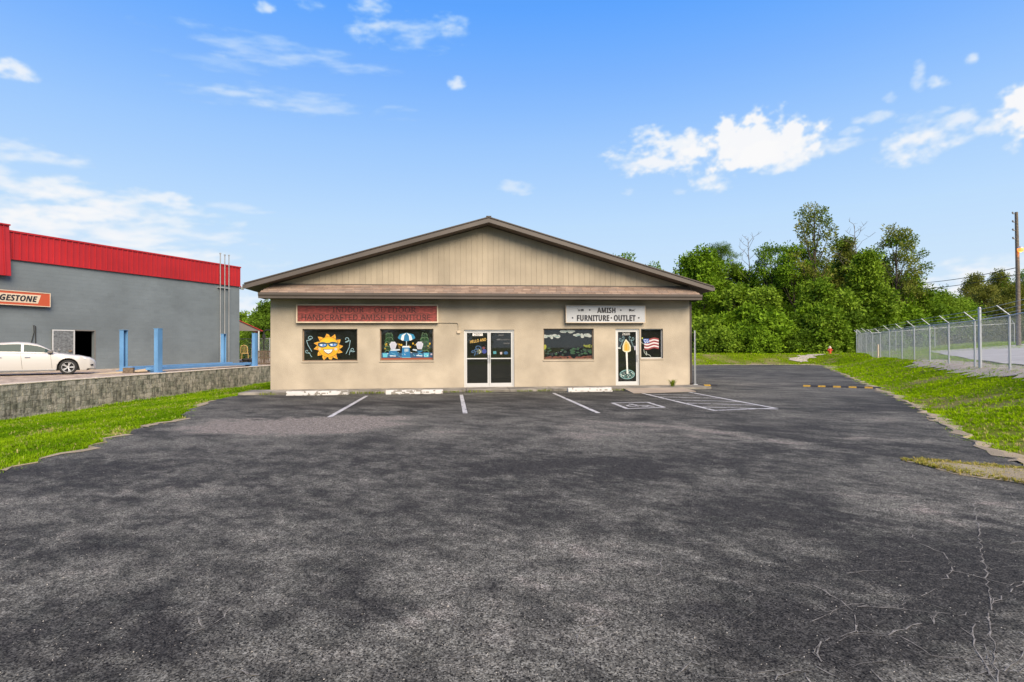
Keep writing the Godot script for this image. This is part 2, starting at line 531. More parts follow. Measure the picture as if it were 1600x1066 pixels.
# ---------------------------------------------------------------- sky
func make_sky() -> ImageTexture:
	var W := 4096
	var Hh := 2048
	var im := Image.create(W, Hh, false, Image.FORMAT_RGB8)
	var stops := [[0.0, Color8(222, 237, 252)], [6.0, Color8(209, 232, 253)], [12.0, Color8(191, 223, 255)], [19.5, Color8(158, 202, 255)], [25.0, Color8(128, 183, 255)], [31.0, Color8(96, 166, 255)], [50.0, Color8(68, 140, 244)], [90.0, Color8(54, 120, 228)]]
	for j in Hh:
		var el := 90.0 - (j + 0.5) / Hh * 180.0
		var q: Color = stops[0][1]
		for k in stops.size() - 1:
			if el >= stops[k][0]:
				q = (stops[k][1] as Color).lerp(stops[k + 1][1], clampf((el - stops[k][0]) / (stops[k + 1][0] - stops[k][0]), 0, 1))
		im.fill_rect(Rect2i(0, j, W, 1), q)
	var f := FastNoiseLite.new()
	f.seed = 21
	f.frequency = 0.02
	f.fractal_octaves = 6
	f.fractal_gain = 0.55
	# clouds: x, y, half width, half height (photo pixels), thickness, streak (0 puffy, 1 wispy)
	var clouds := [
		[1035, 240, 82, 36, 1.1, 0.3], [1178, 226, 92, 44, 2.0, 0.0], [1200, 240, 70, 24, 1.4, 0.1], [1118, 285, 38, 18, 0.9, 0.2], [1225, 250, 45, 20, 0.9, 0.2], [975, 255, 26, 14, 0.6, 0.4],
		[1300, 230, 45, 12, 0.7, 0.4], [1432, 232, 46, 22, 0.9, 0.2], [1490, 198, 36, 22, 0.8, 0.3], [1435, 188, 34, 12, 0.6, 0.4], [1360, 186, 24, 10, 0.6, 0.3], [1552, 192, 18, 15, 0.9, 0.1], [1600, 184, 30, 38, 2.0, 0.0],
		[1720, 200, 60, 40, 1.2, 0.0], [1330, 206, 14, 8, 0.6, 0.2], [1463, 130, 13, 9, 0.8, 0.2], [1434, 122, 9, 18, 0.6, 0.3], [1518, 93, 7, 9, 0.7, 0.1], [1392, 155, 10, 8, 0.5, 0.3],
		[805, 293, 28, 12, 0.55, 0.5], [978, 297, 20, 8, 0.5, 0.4], [1060, 300, 16, 6, 0.4, 0.4],
		[430, 80, 150, 17, 0.62, 1.0], [470, 160, 150, 16, 0.55, 1.0], [360, 150, 90, 14, 0.4, 1.0], [350, 100, 70, 10, 0.35, 1.0],
		[575, 22, 34, 40, 0.75, 0.6], [655, 52, 62, 22, 0.65, 0.8], [705, 36, 30, 14, 0.7, 0.6], [478, 3, 22, 14, 0.7, 0.5], [411, 10, 14, 11, 0.8, 0.3], [714, 132, 16, 10, 0.8, 0.2],
		[16, 104, 26, 13, 0.95, 0.3], [40, 236, 60, 16, 0.75, 0.7], [10, 275, 40, 14, 0.7, 0.6], [150, 322, 150, 30, 0.8, 0.7], [70, 338, 130, 32, 0.9, 0.7], [200, 362, 170, 30, 0.8, 0.9], [60, 300, 90, 22, 0.7, 0.7],
		[260, 312, 44, 14, 0.8, 0.4], [375, 323, 50, 7, 0.55, 0.9], [190, 395, 180, 26, 0.8, 0.9], [-90, 340, 140, 50, 1.1, 0.5],
		[1560, 415, 70, 14, 0.7, 0.6], [1500, 440, 60, 22, 0.8, 0.6], [1480, 460, 90, 30, 0.7, 0.6], [400, 490, 60, 40, 0.8, 0.5]]
	var list := []
	for k in clouds:
		var d := ray(k[0], k[1]).normalized()
		list.append([rad_to_deg(atan2(d.x, -d.z)), rad_to_deg(asin(d.y)), rad_to_deg(k[2] / FOCAL) * 0.85 / cos(asin(d.y)), rad_to_deg(k[3] / FOCAL) * 0.9, k[4], k[5]])
	var r := RandomNumberGenerator.new()
	r.seed = 77
	for k in 110:  # the same kind of sky goes on all round
		var az := r.randf_range(54.0, 296.0)
		var el := 4.0 + 60.0 * r.randf() * r.randf()
		var big := r.randf()
		list.append([az, el, 1.0 + 6.5 * big * big / cos(deg_to_rad(el)), 0.7 + 2.0 * big * big, 0.6 + 0.7 * r.randf(), r.randf()])
	for k in list:
		var cx: float = k[0] / 360.0 * W
		var cy: float = (90.0 - k[1]) / 180.0 * Hh
		var rx: float = k[2] / 360.0 * W * 1.35
		var ry: float = k[3] / 180.0 * Hh * 1.35
		for j in range(maxi(0, int(cy - ry)), mini(Hh / 2 - 2, int(cy + ry) + 1)):
			for i in range(int(cx - rx), int(cx + rx) + 1):
				var a := (i - cx) / rx
				var b := (j - cy) / ry
				var e := a * a + b * b
				if e >= 1.0:
					continue
				var wisp: float = k[5]
				var nx := i * lerpf(1.3, 0.55, wisp)
				var ny := j * lerpf(1.7, 3.0, wisp) + i * 0.25 * wisp
				var nv := f.get_noise_2d(nx, ny) * 1.15 + 0.45 * f.get_noise_2d(nx * 2.7 + 500.0, ny * 2.7)
				var body := (1.0 - e) * 1.25 - 0.35 + nv * lerpf(0.85, 1.15, minf(1.0, wisp * 3.0))
				if b > 0.1:
					body -= (b - 0.1) * 0.5 * (1.0 - wisp)
				var al := clampf(smoothstep(-0.05, lerpf(1.05, 1.7, wisp), body) * float(k[4]), 0.0, 0.97)
				if al < 0.01:
					continue
				var x := posmod(i, W)
				var old := im.get_pixel(x, j)
				im.set_pixel(x, j, old.lerp(Color(0.985, 0.985, 0.99).lerp(old, 0.25 * wisp), al))
	return ImageTexture.create_from_image(im)


# ---------------------------------------------------------------- ground
var wall_a := Vector2.ZERO
var wall_b := Vector2.ZERO
var wall_dir := Vector2.ZERO
var wall_out := Vector2.ZERO   # towards the shop
var fence_a := Vector2.ZERO
var fence_dir := Vector2.ZERO
var fence_out := Vector2.ZERO  # into the yard
const FENCE_LEN := 37.0
var coarse := PackedVector2Array()
var grid_x := PackedFloat64Array()
var grid_z := PackedFloat64Array()
var grid_p := []

func on_mesh(x: float, z: float) -> float:  # height of the ground mesh
	var i := clampi(grid_x.bsearch(x) - 1, 0, grid_x.size() - 2)
	var j := clampi(grid_z.bsearch(z) - 1, 0, grid_z.size() - 2)
	var u := (x - grid_x[i]) / (grid_x[i + 1] - grid_x[i])
	var w := (z - grid_z[j]) / (grid_z[j + 1] - grid_z[j])
	var a: float = grid_p[j][i].y
	var b: float = grid_p[j][i + 1].y
	var c: float = grid_p[j + 1][i + 1].y
	var d: float = grid_p[j + 1][i].y
	return a + u * (b - a) + w * (c - b) if u >= w else a + w * (d - a) + u * (c - d)

func layout() -> void:
	noise_a.seed = 5
	noise_a.frequency = 0.35
	noise_b.seed = 9
	noise_b.frequency = 0.09
	wall_a = flat(at(0, 603, 18.0))
	wall_b = flat(at(422, 572, 37.2))
	wall_dir = (wall_b - wall_a).normalized()
	wall_out = Vector2(-wall_dir.y, wall_dir.x)
	if wall_out.x < 0:
		wall_out = -wall_out
	fence_a = flat(at(1578, 568.6, 18.6))
	fence_dir = (flat(at(1341.5, 553.7, 51.5)) - fence_a).normalized()
	fence_out = Vector2(-fence_dir.y, fence_dir.x)
	if fence_out.x < 0:
		fence_out = -fence_out
	var rough := []
	for q in [[1290, 574], [1313, 583], [1340, 595], [1385, 614], [1430, 635], [1480, 665], [1515, 688], [1550, 705], [1600, 727]]:
		rough.append(flat(gnd(q[0], q[1])))
	var left := []
	for q in [[-40, 750], [0, 737], [70, 718], [130, 702], [190, 680], [240, 664], [285, 655], [296, 640], [340, 624], [385, 615.5]]:
		left.append(flat(gnd(q[0], q[1])))
	var far := [Vector2(-4, -24.2), Vector2(8, -24.4), Vector2(18.8, -24.0), Vector2(24.5, -23.7), Vector2(27.3, -22.3), Vector2(27.6, -20.3)]
	var all := [Vector2(-12, 30), Vector2(-9.5, 22), Vector2(-7.9, 17)] + left + [Vector2(-8.5, 0.4), Vector2(-7.9, 0.3), Vector2(-7.85, -0.15), Vector2(-7.75, -18.5), Vector2(-4, -19)] + far + rough + [Vector2(9, 15.4), Vector2(16, 16.2), Vector2(40, 17), Vector2(40, 30)]
	coarse = PackedVector2Array(all)
	for i in all.size():  # the edges are ragged
		var a: Vector2 = all[i]
		var b: Vector2 = all[(i + 1) % all.size()]
		var steps := clampi(int(a.distance_to(b) / 0.2), 1, 90)
		for s in steps:
			var p := a.lerp(b, float(s) / steps)
			var o := (b - a).orthogonal().normalized()
			var amp := 0.0 if absf(p.x) < 8.6 and p.y < 0.6 else 0.16
			asphalt_poly.append(p + o * amp * (noise_a.get_noise_2d(p.x * 2.0, p.y * 2.0) + 0.7 * noise_a.get_noise_2d(p.x * 7.0, p.y * 7.0) + 0.5 * noise_a.get_noise_2d(p.x * 19.0, p.y * 19.0)) * 1.4)

func to_edge(p: Vector2) -> float:
	var best := 1e9
	for i in coarse.size():
		var a := coarse[i]
		var b := coarse[(i + 1) % coarse.size()]
		best = minf(best, p.distance_squared_to(Geometry2D.get_closest_point_to_segment(p, a, b)))
	return sqrt(best)

func height(x: float, z: float) -> float:
	var p := Vector2(x, z)
	if Geometry2D.is_point_in_polygon(p, asphalt_poly):
		return -0.05
	if absf(x) < 7.7 and z < 0.3 and z > -18.5:
		return -0.05
	var away := to_edge(p) if x > -45 and x < 75 and z > -75 and z < 60 else 30.0
	var rough := 0.03 * noise_a.get_noise_2d(x, z) * smoothstep(0.2, 1.5, away)
	var s := (p - wall_a).dot(wall_out)
	var low := -0.78
	if s > 0.16:
		var d := away
		if z < 1.0 and x < -7.6:
			d = minf(d, maxf(0.0, -7.8 - x))
		low = -0.72 * d / (d + s) - 0.02
	var yard := (p - fence_a).dot(fence_out)
	var high := 0.86 * smoothstep(0.0, 4.6, away) - 0.03 + 0.065 * clampf(yard, 0.0, 16.0) * smoothstep(0.0, 3.0, yard)
	high += 0.10 * noise_b.get_noise_2d(x, z) * smoothstep(0.5, 4.0, away)
	var side := smoothstep(-7.8, -6.5, x) if z > -19.0 else smoothstep(-16.0, -4.0, x)
	var h := lerpf(low, high, side) + rough
	if z > 24.0:
		h = lerpf(h, 0.02, smoothstep(24.0, 30.0, z))
	return h

func ground_colour(x: float, z: float, y: float) -> Color:
	var q := noise_b.get_noise_2d(x * 2.0, z * 2.0) + 0.6 * noise_a.get_noise_2d(x, z)
	var green := rgb(0.15, 0.215, 0.012).lerp(rgb(0.20, 0.265, 0.015), clampf(q + 0.5, 0, 1))
	var dry := rgb(0.34, 0.28, 0.14)
	return green.lerp(dry, clampf(smoothstep(0.12, 0.6, noise_a.get_noise_2d(x * 0.7 + 90.0, z * 0.7) + 0.5 * noise_a.get_noise_2d(x * 3.1, z * 3.1)), 0.0, 0.85))

func build_ground() -> void:
	var xs := []
	var zs := []
	for k in range(14, 0, -1):
		xs.append(-34.0 - 6.0 * (pow(1.5, k) - 1.0))
	var x := -34.0
	while x < 46.0:
		xs.append(x)
		x += 0.7 if x < 30.0 else 1.3
	for k in 15:
		xs.append(46.0 + 6.0 * (pow(1.5, k) - 1.0))
	for k in range(14, 0, -1):
		zs.append(-52.0 - 6.0 * (pow(1.5, k) - 1.0))
	var z := -52.0
	while z < 32.0:
		zs.append(z)
		z += 0.7 if z > -34.0 else 1.4
	for k in 15:
		zs.append(32.0 + 6.0 * (pow(1.5, k) - 1.0))
	var P := []
	for j in zs.size():
		var row := PackedVector3Array()
		for i in xs.size():
			row.append(Vector3(xs[i], height(xs[i], zs[j]), zs[j]))
		P.append(row)
	grid_x = PackedFloat64Array(xs)
	grid_z = PackedFloat64Array(zs)
	grid_p = P
	var s := Shape.new()
	var N := func(j: int, i: int) -> Vector3:
		var a: Vector3 = P[j][mini(i + 1, xs.size() - 1)] - P[j][maxi(i - 1, 0)]
		var b: Vector3 = P[mini(j + 1, zs.size() - 1)][i] - P[maxi(j - 1, 0)][i]
		return b.cross(a).normalized()
	for j in zs.size() - 1:
		for i in xs.size() - 1:
			var q := [P[j][i], P[j][i + 1], P[j + 1][i + 1], P[j + 1][i]]
			var m := [N.call(j, i), N.call(j, i + 1), N.call(j + 1, i + 1), N.call(j + 1, i)]
			s.tri3(q[0], q[1], q[2], m[0], m[1], m[2])
			s.tri3(q[0], q[2], q[3], m[0], m[2], m[3])
	for i in s.v.size():
		var p := s.v[i]
		s.c[i] = ground_colour(p.x, p.z, p.y)
	setting(s, "ground", M.ground)

func blob(p: Vector2, c: Vector2, r: Vector2, turn := 0.0) -> float:
	var d := (p - c).rotated(-turn) / r
	return clampf(1.0 - d.length(), 0.0, 1.0)

var worn_spots := []
var marks := []
var dark_spots := []

func asphalt_colour(p: Vector2) -> Color:
	# faded, partly worn-off sealer: broad sweeps, then patches, then mottle
	var warp := Vector2(noise_b.get_noise_2d(p.x, p.y), noise_b.get_noise_2d(p.x + 70.0, p.y)) * 3.0
	var q := p + warp
	var broad := noise_b.get_noise_2d(q.x * 1.1, q.y * 2.6)
	var patch := noise_a.get_noise_2d(q.x * 1.1 + 31.0, q.y * 1.6)
	var small := noise_a.get_noise_2d(p.x * 5.0, p.y * 5.0)
	var tiny := noise_a.get_noise_2d(p.x * 17.0, p.y * 17.0)
	var mid := noise_a.get_noise_2d(p.x * 2.3 + 9.0 + patch, p.y * 2.9)
	var fine := noise_a.get_noise_2d(p.x * 9.0 + 3.0, p.y * 9.0)
	var wear := 0.44 + 0.44 * broad + 0.28 * patch + 0.34 * mid + 0.42 * small + 0.48 * fine + 0.52 * tiny
	wear = lerpf(wear, smoothstep(0.1, 0.85, wear), 0.3)
	for k in marks:
		var best := 1e9
		for i in k[0].size() - 1:
			best = minf(best, p.distance_squared_to(Geometry2D.get_closest_point_to_segment(p, k[0][i], k[0][i + 1])))
		wear += k[2] * (1.0 - smoothstep(0.25, 1.0, sqrt(best) / k[1])) * (0.75 + 0.9 * small)
	for k in worn_spots:
		wear += k[3] * smoothstep(0.0, 0.4, blob(p + 0.6 * Vector2(mid, patch) + 0.4 * Vector2(small, tiny), k[0], k[1], k[2]))
	for k in dark_spots:
		wear -= k[3] * smoothstep(0.0, 0.6, blob(p + 0.5 * Vector2(patch, mid) + 0.3 * Vector2(small, tiny), k[0], k[1], k[2]))
	wear = clampf(wear, 0.0, 1.6)
	var col := rgb(0.106, 0.1045, 0.0915).lerp(rgb(0.39, 0.379, 0.320), minf(wear, 1.0))
	if wear > 1.0:
		col = col.lerp(rgb(0.56, 0.50, 0.43), (wear - 1.0) / 0.6)
	return col

func spot(px: float, py: float, rx: float, rz: float, k: float, turn := 0.0) -> Array:
	return [flat(gnd(px, py)), Vector2(rx, rz), turn, k]

func build_asphalt() -> void:
	var line := func(pts: Array) -> Array:
		var o := []
		for q in pts:
			o.append(flat(gnd(q[0], q[1])))
		return o
	marks = [[line.call([[735, 742], [800, 730], [880, 722], [960, 718], [1000, 728], [1005, 742]]), 0.28, -0.8], [line.call([[1000, 662], [1080, 670], [1160, 681], [1240, 694]]), 0.22, 0.8], [line.call([[1180, 676], [1260, 688], [1360, 704], [1450, 722]]), 0.30, -0.55], [line.call([[1240, 700], [1330, 708], [1420, 720]]), 0.10, 0.4],
		[line.call([[1090, 597], [1180, 603], [1260, 609], [1330, 611]]), 0.25, 0.3], [line.call([[300, 700], [450, 690], [620, 700], [800, 690]]), 0.5, -0.22], [line.call([[200, 800], [420, 760], [640, 745], [740, 742]]), 0.35, 0.25], [line.call([[640, 1060], [760, 900], [860, 800], [900, 740]]), 0.22, -0.2], [line.call([[200, 1060], [500, 930], [700, 860]]), 0.25, -0.22], [line.call([[470, 1060], [700, 960], [900, 900]]), 0.25, 0.22],
		[line.call([[640, 640], [642, 650]]), 0.35, -0.4], [line.call([[800, 636], [803, 645]]), 0.30, -0.4]]
	worn_spots = [spot(450, 664, 2.6, 1.5, 2.0, 0.1), spot(555, 655, 1.6, 0.9, 1.3), spot(680, 678, 0.8, 0.7, 0.6), spot(930, 680, 1.2, 0.7, 0.6), spot(930, 665, 1.0, 0.7, 0.5), spot(1090, 672, 1.4, 0.35, 0.7, 0.5), spot(1180, 688, 1.6, 0.28, 0.7, 0.55), spot(1020, 663, 1.0, 0.3, 0.5, 0.4),
		spot(1405, 690, 0.9, 0.28, 0.7, 0.1), spot(1385, 655, 1.0, 0.5, 0.45), spot(290, 763, 0.9, 0.3, 0.6), spot(110, 790, 1.2, 0.5, 0.35), spot(1000, 930, 0.8, 0.7, 0.3), spot(1560, 800, 0.5, 0.3, 0.6), spot(1500, 785, 0.9, 0.35, 0.4),
		spot(1000, 1010, 0.5, 0.6, 0.35), spot(790, 1000, 0.8, 0.8, 0.3), spot(750, 870, 1.3, 0.8, 0.3), spot(350, 850, 1.4, 0.8, 0.2), spot(1200, 600, 2.0, 0.9, 0.3), spot(1150, 590, 1.6, 0.7, 0.3)]
	dark_spots = [spot(860, 727, 1.5, 0.30, 0.55, 0.1), spot(985, 735, 0.7, 0.28, 0.55, -0.5), spot(130, 735, 1.8, 0.8, 0.35), spot(1050, 720, 1.4, 0.5, 0.3), spot(1240, 800, 1.2, 1.0, 0.4), spot(1300, 990, 1.0, 0.7, 0.5), spot(1480, 900, 0.9, 0.9, 0.5), spot(800, 625, 5.0, 0.7, 0.35), spot(450, 635, 3.0, 0.8, 0.4), spot(620, 930, 1.0, 0.4, 0.35, 0.5), spot(200, 950, 0.9, 0.7, 0.3), spot(1300, 690, 2.2, 0.22, 0.45, 0.42), spot(1050, 950, 0.5, 0.35, 0.3), spot(1350, 640, 2.5, 0.8, 0.25)]
	var s := Shape.new()
	for zone in [[-12.0, 28.0, -25.2, 6.0, 0.4], [-12.0, 28.0, 6.0, 12.0, 0.2], [-12.0, 28.0, 12.0, 20.0, 0.1], [-12.0, 40.0, 20.0, 30.4, 2.0], [28.0, 40.0, 6.0, 20.0, 2.0]]:
		var st: float = zone[4]
		var nx := int(round((zone[1] - zone[0]) / st))
		var nz := int(ceil((zone[3] - zone[2]) / st - 0.001))
		var inside := []
		for j in nz + 1:
			var row := PackedByteArray()
			for i in nx + 1:
				row.append(1 if Geometry2D.is_point_in_polygon(Vector2(zone[0] + i * st, zone[2] + j * st), asphalt_poly) else 0)
			inside.append(row)
		for j in nz:
			for i in nx:
				var a: int = inside[j][i] + inside[j][i + 1] + inside[j + 1][i] + inside[j + 1][i + 1]
				if a == 0 and st < 1.0:
					continue
				var x0: float = zone[0] + i * st
				var z0: float = zone[2] + j * st
				var x1 := x0 + st
				var z1 := minf(z0 + st, zone[3])
				var cell := PackedVector2Array([Vector2(x0, z0), Vector2(x1, z0), Vector2(x1, z1), Vector2(x0, z1)])
				if a == 4 and st < 1.0:
					s.quad(Vector3(x0, 0, z0), Vector3(x1, 0, z0), Vector3(x1, 0, z1), Vector3(x0, 0, z1), Vector3.UP)
				else:
					for piece in Geometry2D.intersect_polygons(cell, asphalt_poly):
						var ids := Geometry2D.triangulate_polygon(piece)
						for k in range(0, ids.size(), 3):
							var p0: Vector2 = piece[ids[k]]
							var p1: Vector2 = piece[ids[k + 1]]
							var p2: Vector2 = piece[ids[k + 2]]
							s.tri(Vector3(p0.x, 0, p0.y), Vector3(p1.x, 0, p1.y), Vector3(p2.x, 0, p2.y), Vector3.UP)
	var memo := {}
	for i in s.v.size():
		var p := Vector2(s.v[i].x, s.v[i].z)
		var key := p.snappedf(0.01) if false else Vector2(snappedf(p.x, 0.01), snappedf(p.y, 0.01))
		if not memo.has(key):
			memo[key] = asphalt_colour(p)
		s.c[i] = memo[key]
	var lot := setting(s, "asphalt_lot", M.asphalt)
	build_cracks(lot)

func ribbon(s: Shape, pts: Array, w: float, y: float, jitter: float, broken: float) -> void:
	var r := RandomNumberGenerator.new()
	r.seed = int(pts[0].x * 913.0 + pts[0].y * 37.0)
	for k in pts.size() - 1:
		var a: Vector2 = pts[k]
		var b: Vector2 = pts[k + 1]
		var steps := maxi(2, int(a.distance_to(b) / 0.06))
		var last := a
		for i in range(1, steps + 1):
			var p := a.lerp(b, float(i) / steps)
			var o := (b - a).orthogonal().normalized()
			if i < steps:
				p += o * jitter * (r.randf() - 0.5) * 2.0
			var ww := w * r.randf_range(0.35, 1.3)
			if r.randf() > broken:
				var t := (p - last).normalized() * 0.012
				var e := o * ww / 2
				s.quad(Vector3(last.x - e.x - t.x, y, last.y - e.y - t.y), Vector3(last.x + e.x - t.x, y, last.y + e.y - t.y), Vector3(p.x + e.x * 0.7, y, p.y + e.y * 0.7), Vector3(p.x - e.x * 0.7, y, p.y - e.y * 0.7), Vector3.UP)
			last = p

func build_cracks(lot: Node) -> void:
	var pale := [
		[[1250, 240], [1240, 265], [1275, 300], [1350, 330], [1375, 375], [1365, 410], [1320, 415]], [[1375, 385], [1480, 410], [1560, 430], [1640, 400]], [[1440, 150], [1460, 260], [1475, 350], [1490, 450], [1495, 560], [1510, 660], [1520, 740]],
		[[860, 420], [940, 430], [1030, 480], [1065, 510], [1075, 575], [990, 598], [965, 610], [960, 690], [1040, 740]], [[1075, 575], [1180, 585], [1250, 555], [1320, 550], [1330, 520], [1180, 500], [1080, 498]],
		[[1460, 545], [1440, 565], [1455, 640], [1520, 740]], [[1180, 580], [1250, 610], [1310, 650], [1460, 665]], [[1490, 550], [1560, 560], [1620, 600]], [[470, 350], [465, 385], [450, 400]], [[930, 730], [915, 705], [880, 700], [830, 715], [815, 740]],
		[[1320, 515], [1400, 525], [1420, 515]], [[1600, 640], [1560, 680], [1540, 700]], [[1530, 120], [1575, 160], [1600, 200]], [[1230, 255], [1340, 262], [1420, 268]], [[1500, 490], [1560, 450], [1600, 420]], [[600, 690], [560, 670], [530, 700]],
		[[-180, 535], [-185, 548], [-170, 560]], [[-980, 535], [-970, 560]], [[-760, 160], [-720, 172]], [[1560, 300], [1600, 295]], [[1020, 395], [1100, 385], [1200, 380]], [[1500, 640], [1560, 700], [1600, 690]], [[-900, 720], [-840, 700], [-790, 712]]]
	var narrow := [[[290, 535], [262, 555], [215, 570], [205, 610], [195, 655]], [[-1010, 585], [-950, 560], [-900, 530], [-880, 500]], [[520, 295], [640, 300], [700, 320]], [[-1180, 372], [-1130, 368]], [[470, 255], [490, 256]], [[495, 272], [520, 274]], [[1110, 65], [1150, 68], [1195, 80]]]
	var s := Shape.new()
	for line in pale + narrow:
		var pts := []
		for q in line:
			pts.append(flat(gnd(800 + q[0] / 2.0, 700 + q[1] / 2.0)))
		ribbon(s, pts, 0.0075, 0.0035, 0.013, 0.10)
		ribbon(s, pts, 0.004, 0.0030, 0.03, 0.5)
	var r := RandomNumberGenerator.new()
	r.seed = 31
	for k in 80:  # short hairline cracks between the long ones
		var p := flat(gnd(r.randf_range(1050, 1620), r.randf_range(790, 1066))) if k < 60 else flat(gnd(r.randf_range(0, 1600), r.randf_range(760, 1066)))
		var a := r.randf_range(-0.5, 0.5) if r.randf() < 0.6 else r.randf() * TAU
		var pts := [p]
		for i in r.randi_range(1, 4):
			a += r.randf_range(-0.7, 0.7)
			pts.append(pts[-1] + Vector2(cos(a), sin(a)) * r.randf_range(0.06, 0.2))
		ribbon(s, pts, r.randf_range(0.002, 0.005), 0.0025, 0.012, 0.4)
	var o := put(s, "filled_crack", M.crack, lot)
	o.set_meta("kind", "stuff")
	# loose chips of stone and shell lying about
	var chip := Shape.new()
	chip.hexa([Vector3(-0.5, 0, -0.4), Vector3(0.5, 0, -0.5), Vector3(0.3, 0.45, -0.25), Vector3(-0.25, 0.5, -0.2), Vector3(-0.4, 0, 0.5), Vector3(0.45, 0, 0.35), Vector3(0.2, 0.4, 0.2), Vector3(-0.2, 0.55, 0.25)])
	var xs := []
	var cols := []
	for k in 1500:
		var p := gnd(r.randf_range(-20, 1620), 640.0 + 430.0 * r.randf())
		if p.z > 19.0 or not Geometry2D.is_point_in_polygon(flat(p), asphalt_poly):
			continue
		var sc := r.randf_range(0.003, 0.007) * (1.8 if r.randf() < 0.04 else 1.0)
		xs.append(Transform3D(Basis(Vector3.UP, r.randf() * TAU).scaled(Vector3(sc, sc, sc)), p))
		var b := r.randf_range(0.12, 0.55)
		cols.append(rgb(b, b * 0.95, b * 0.85))
	var g := many(chip.mesh(), xs, cols, "loose_grit", M.paint, lot)
	g.set_meta("kind", "stuff")

func strip_along(s: Shape, pts: Array, inner: Callable, outer: Callable) -> void:
	for i in pts.size() - 1:
		var a: Vector2 = pts[i]
		var b: Vector2 = pts[i + 1]
		var p := []
		for q in [[a, i], [b, i + 1]]:
			var c: Vector2 = q[0]
			var t: Vector2 = (pts[mini(q[1] + 1, pts.size() - 1)] - pts[maxi(q[1] - 1, 0)]).normalized()
			var o := t.orthogonal()
			if Geometry2D.is_point_in_polygon(c + o * 0.4, asphalt_poly):
				o = -o
			var u: Vector2 = c - o * inner.call(c)
			var w: Vector2 = c + o * outer.call(c)
			p.append(Vector3(u.x, 0.007, u.y))
			p.append(Vector3(c.x, maxf(0.02, on_mesh(c.x, c.y) + 0.015), c.y))
			p.append(Vector3(w.x, on_mesh(w.x, w.y) + 0.012, w.y))
		if a.x < 0.0 and noise_a.get_noise_2d(a.x * 0.9 + 5.0, a.y * 0.9) < 0.06:
			continue
		s.quad(p[0], p[3], p[4], p[1], Vector3.UP)
		s.quad(p[1], p[4], p[5], p[2], Vector3.UP)

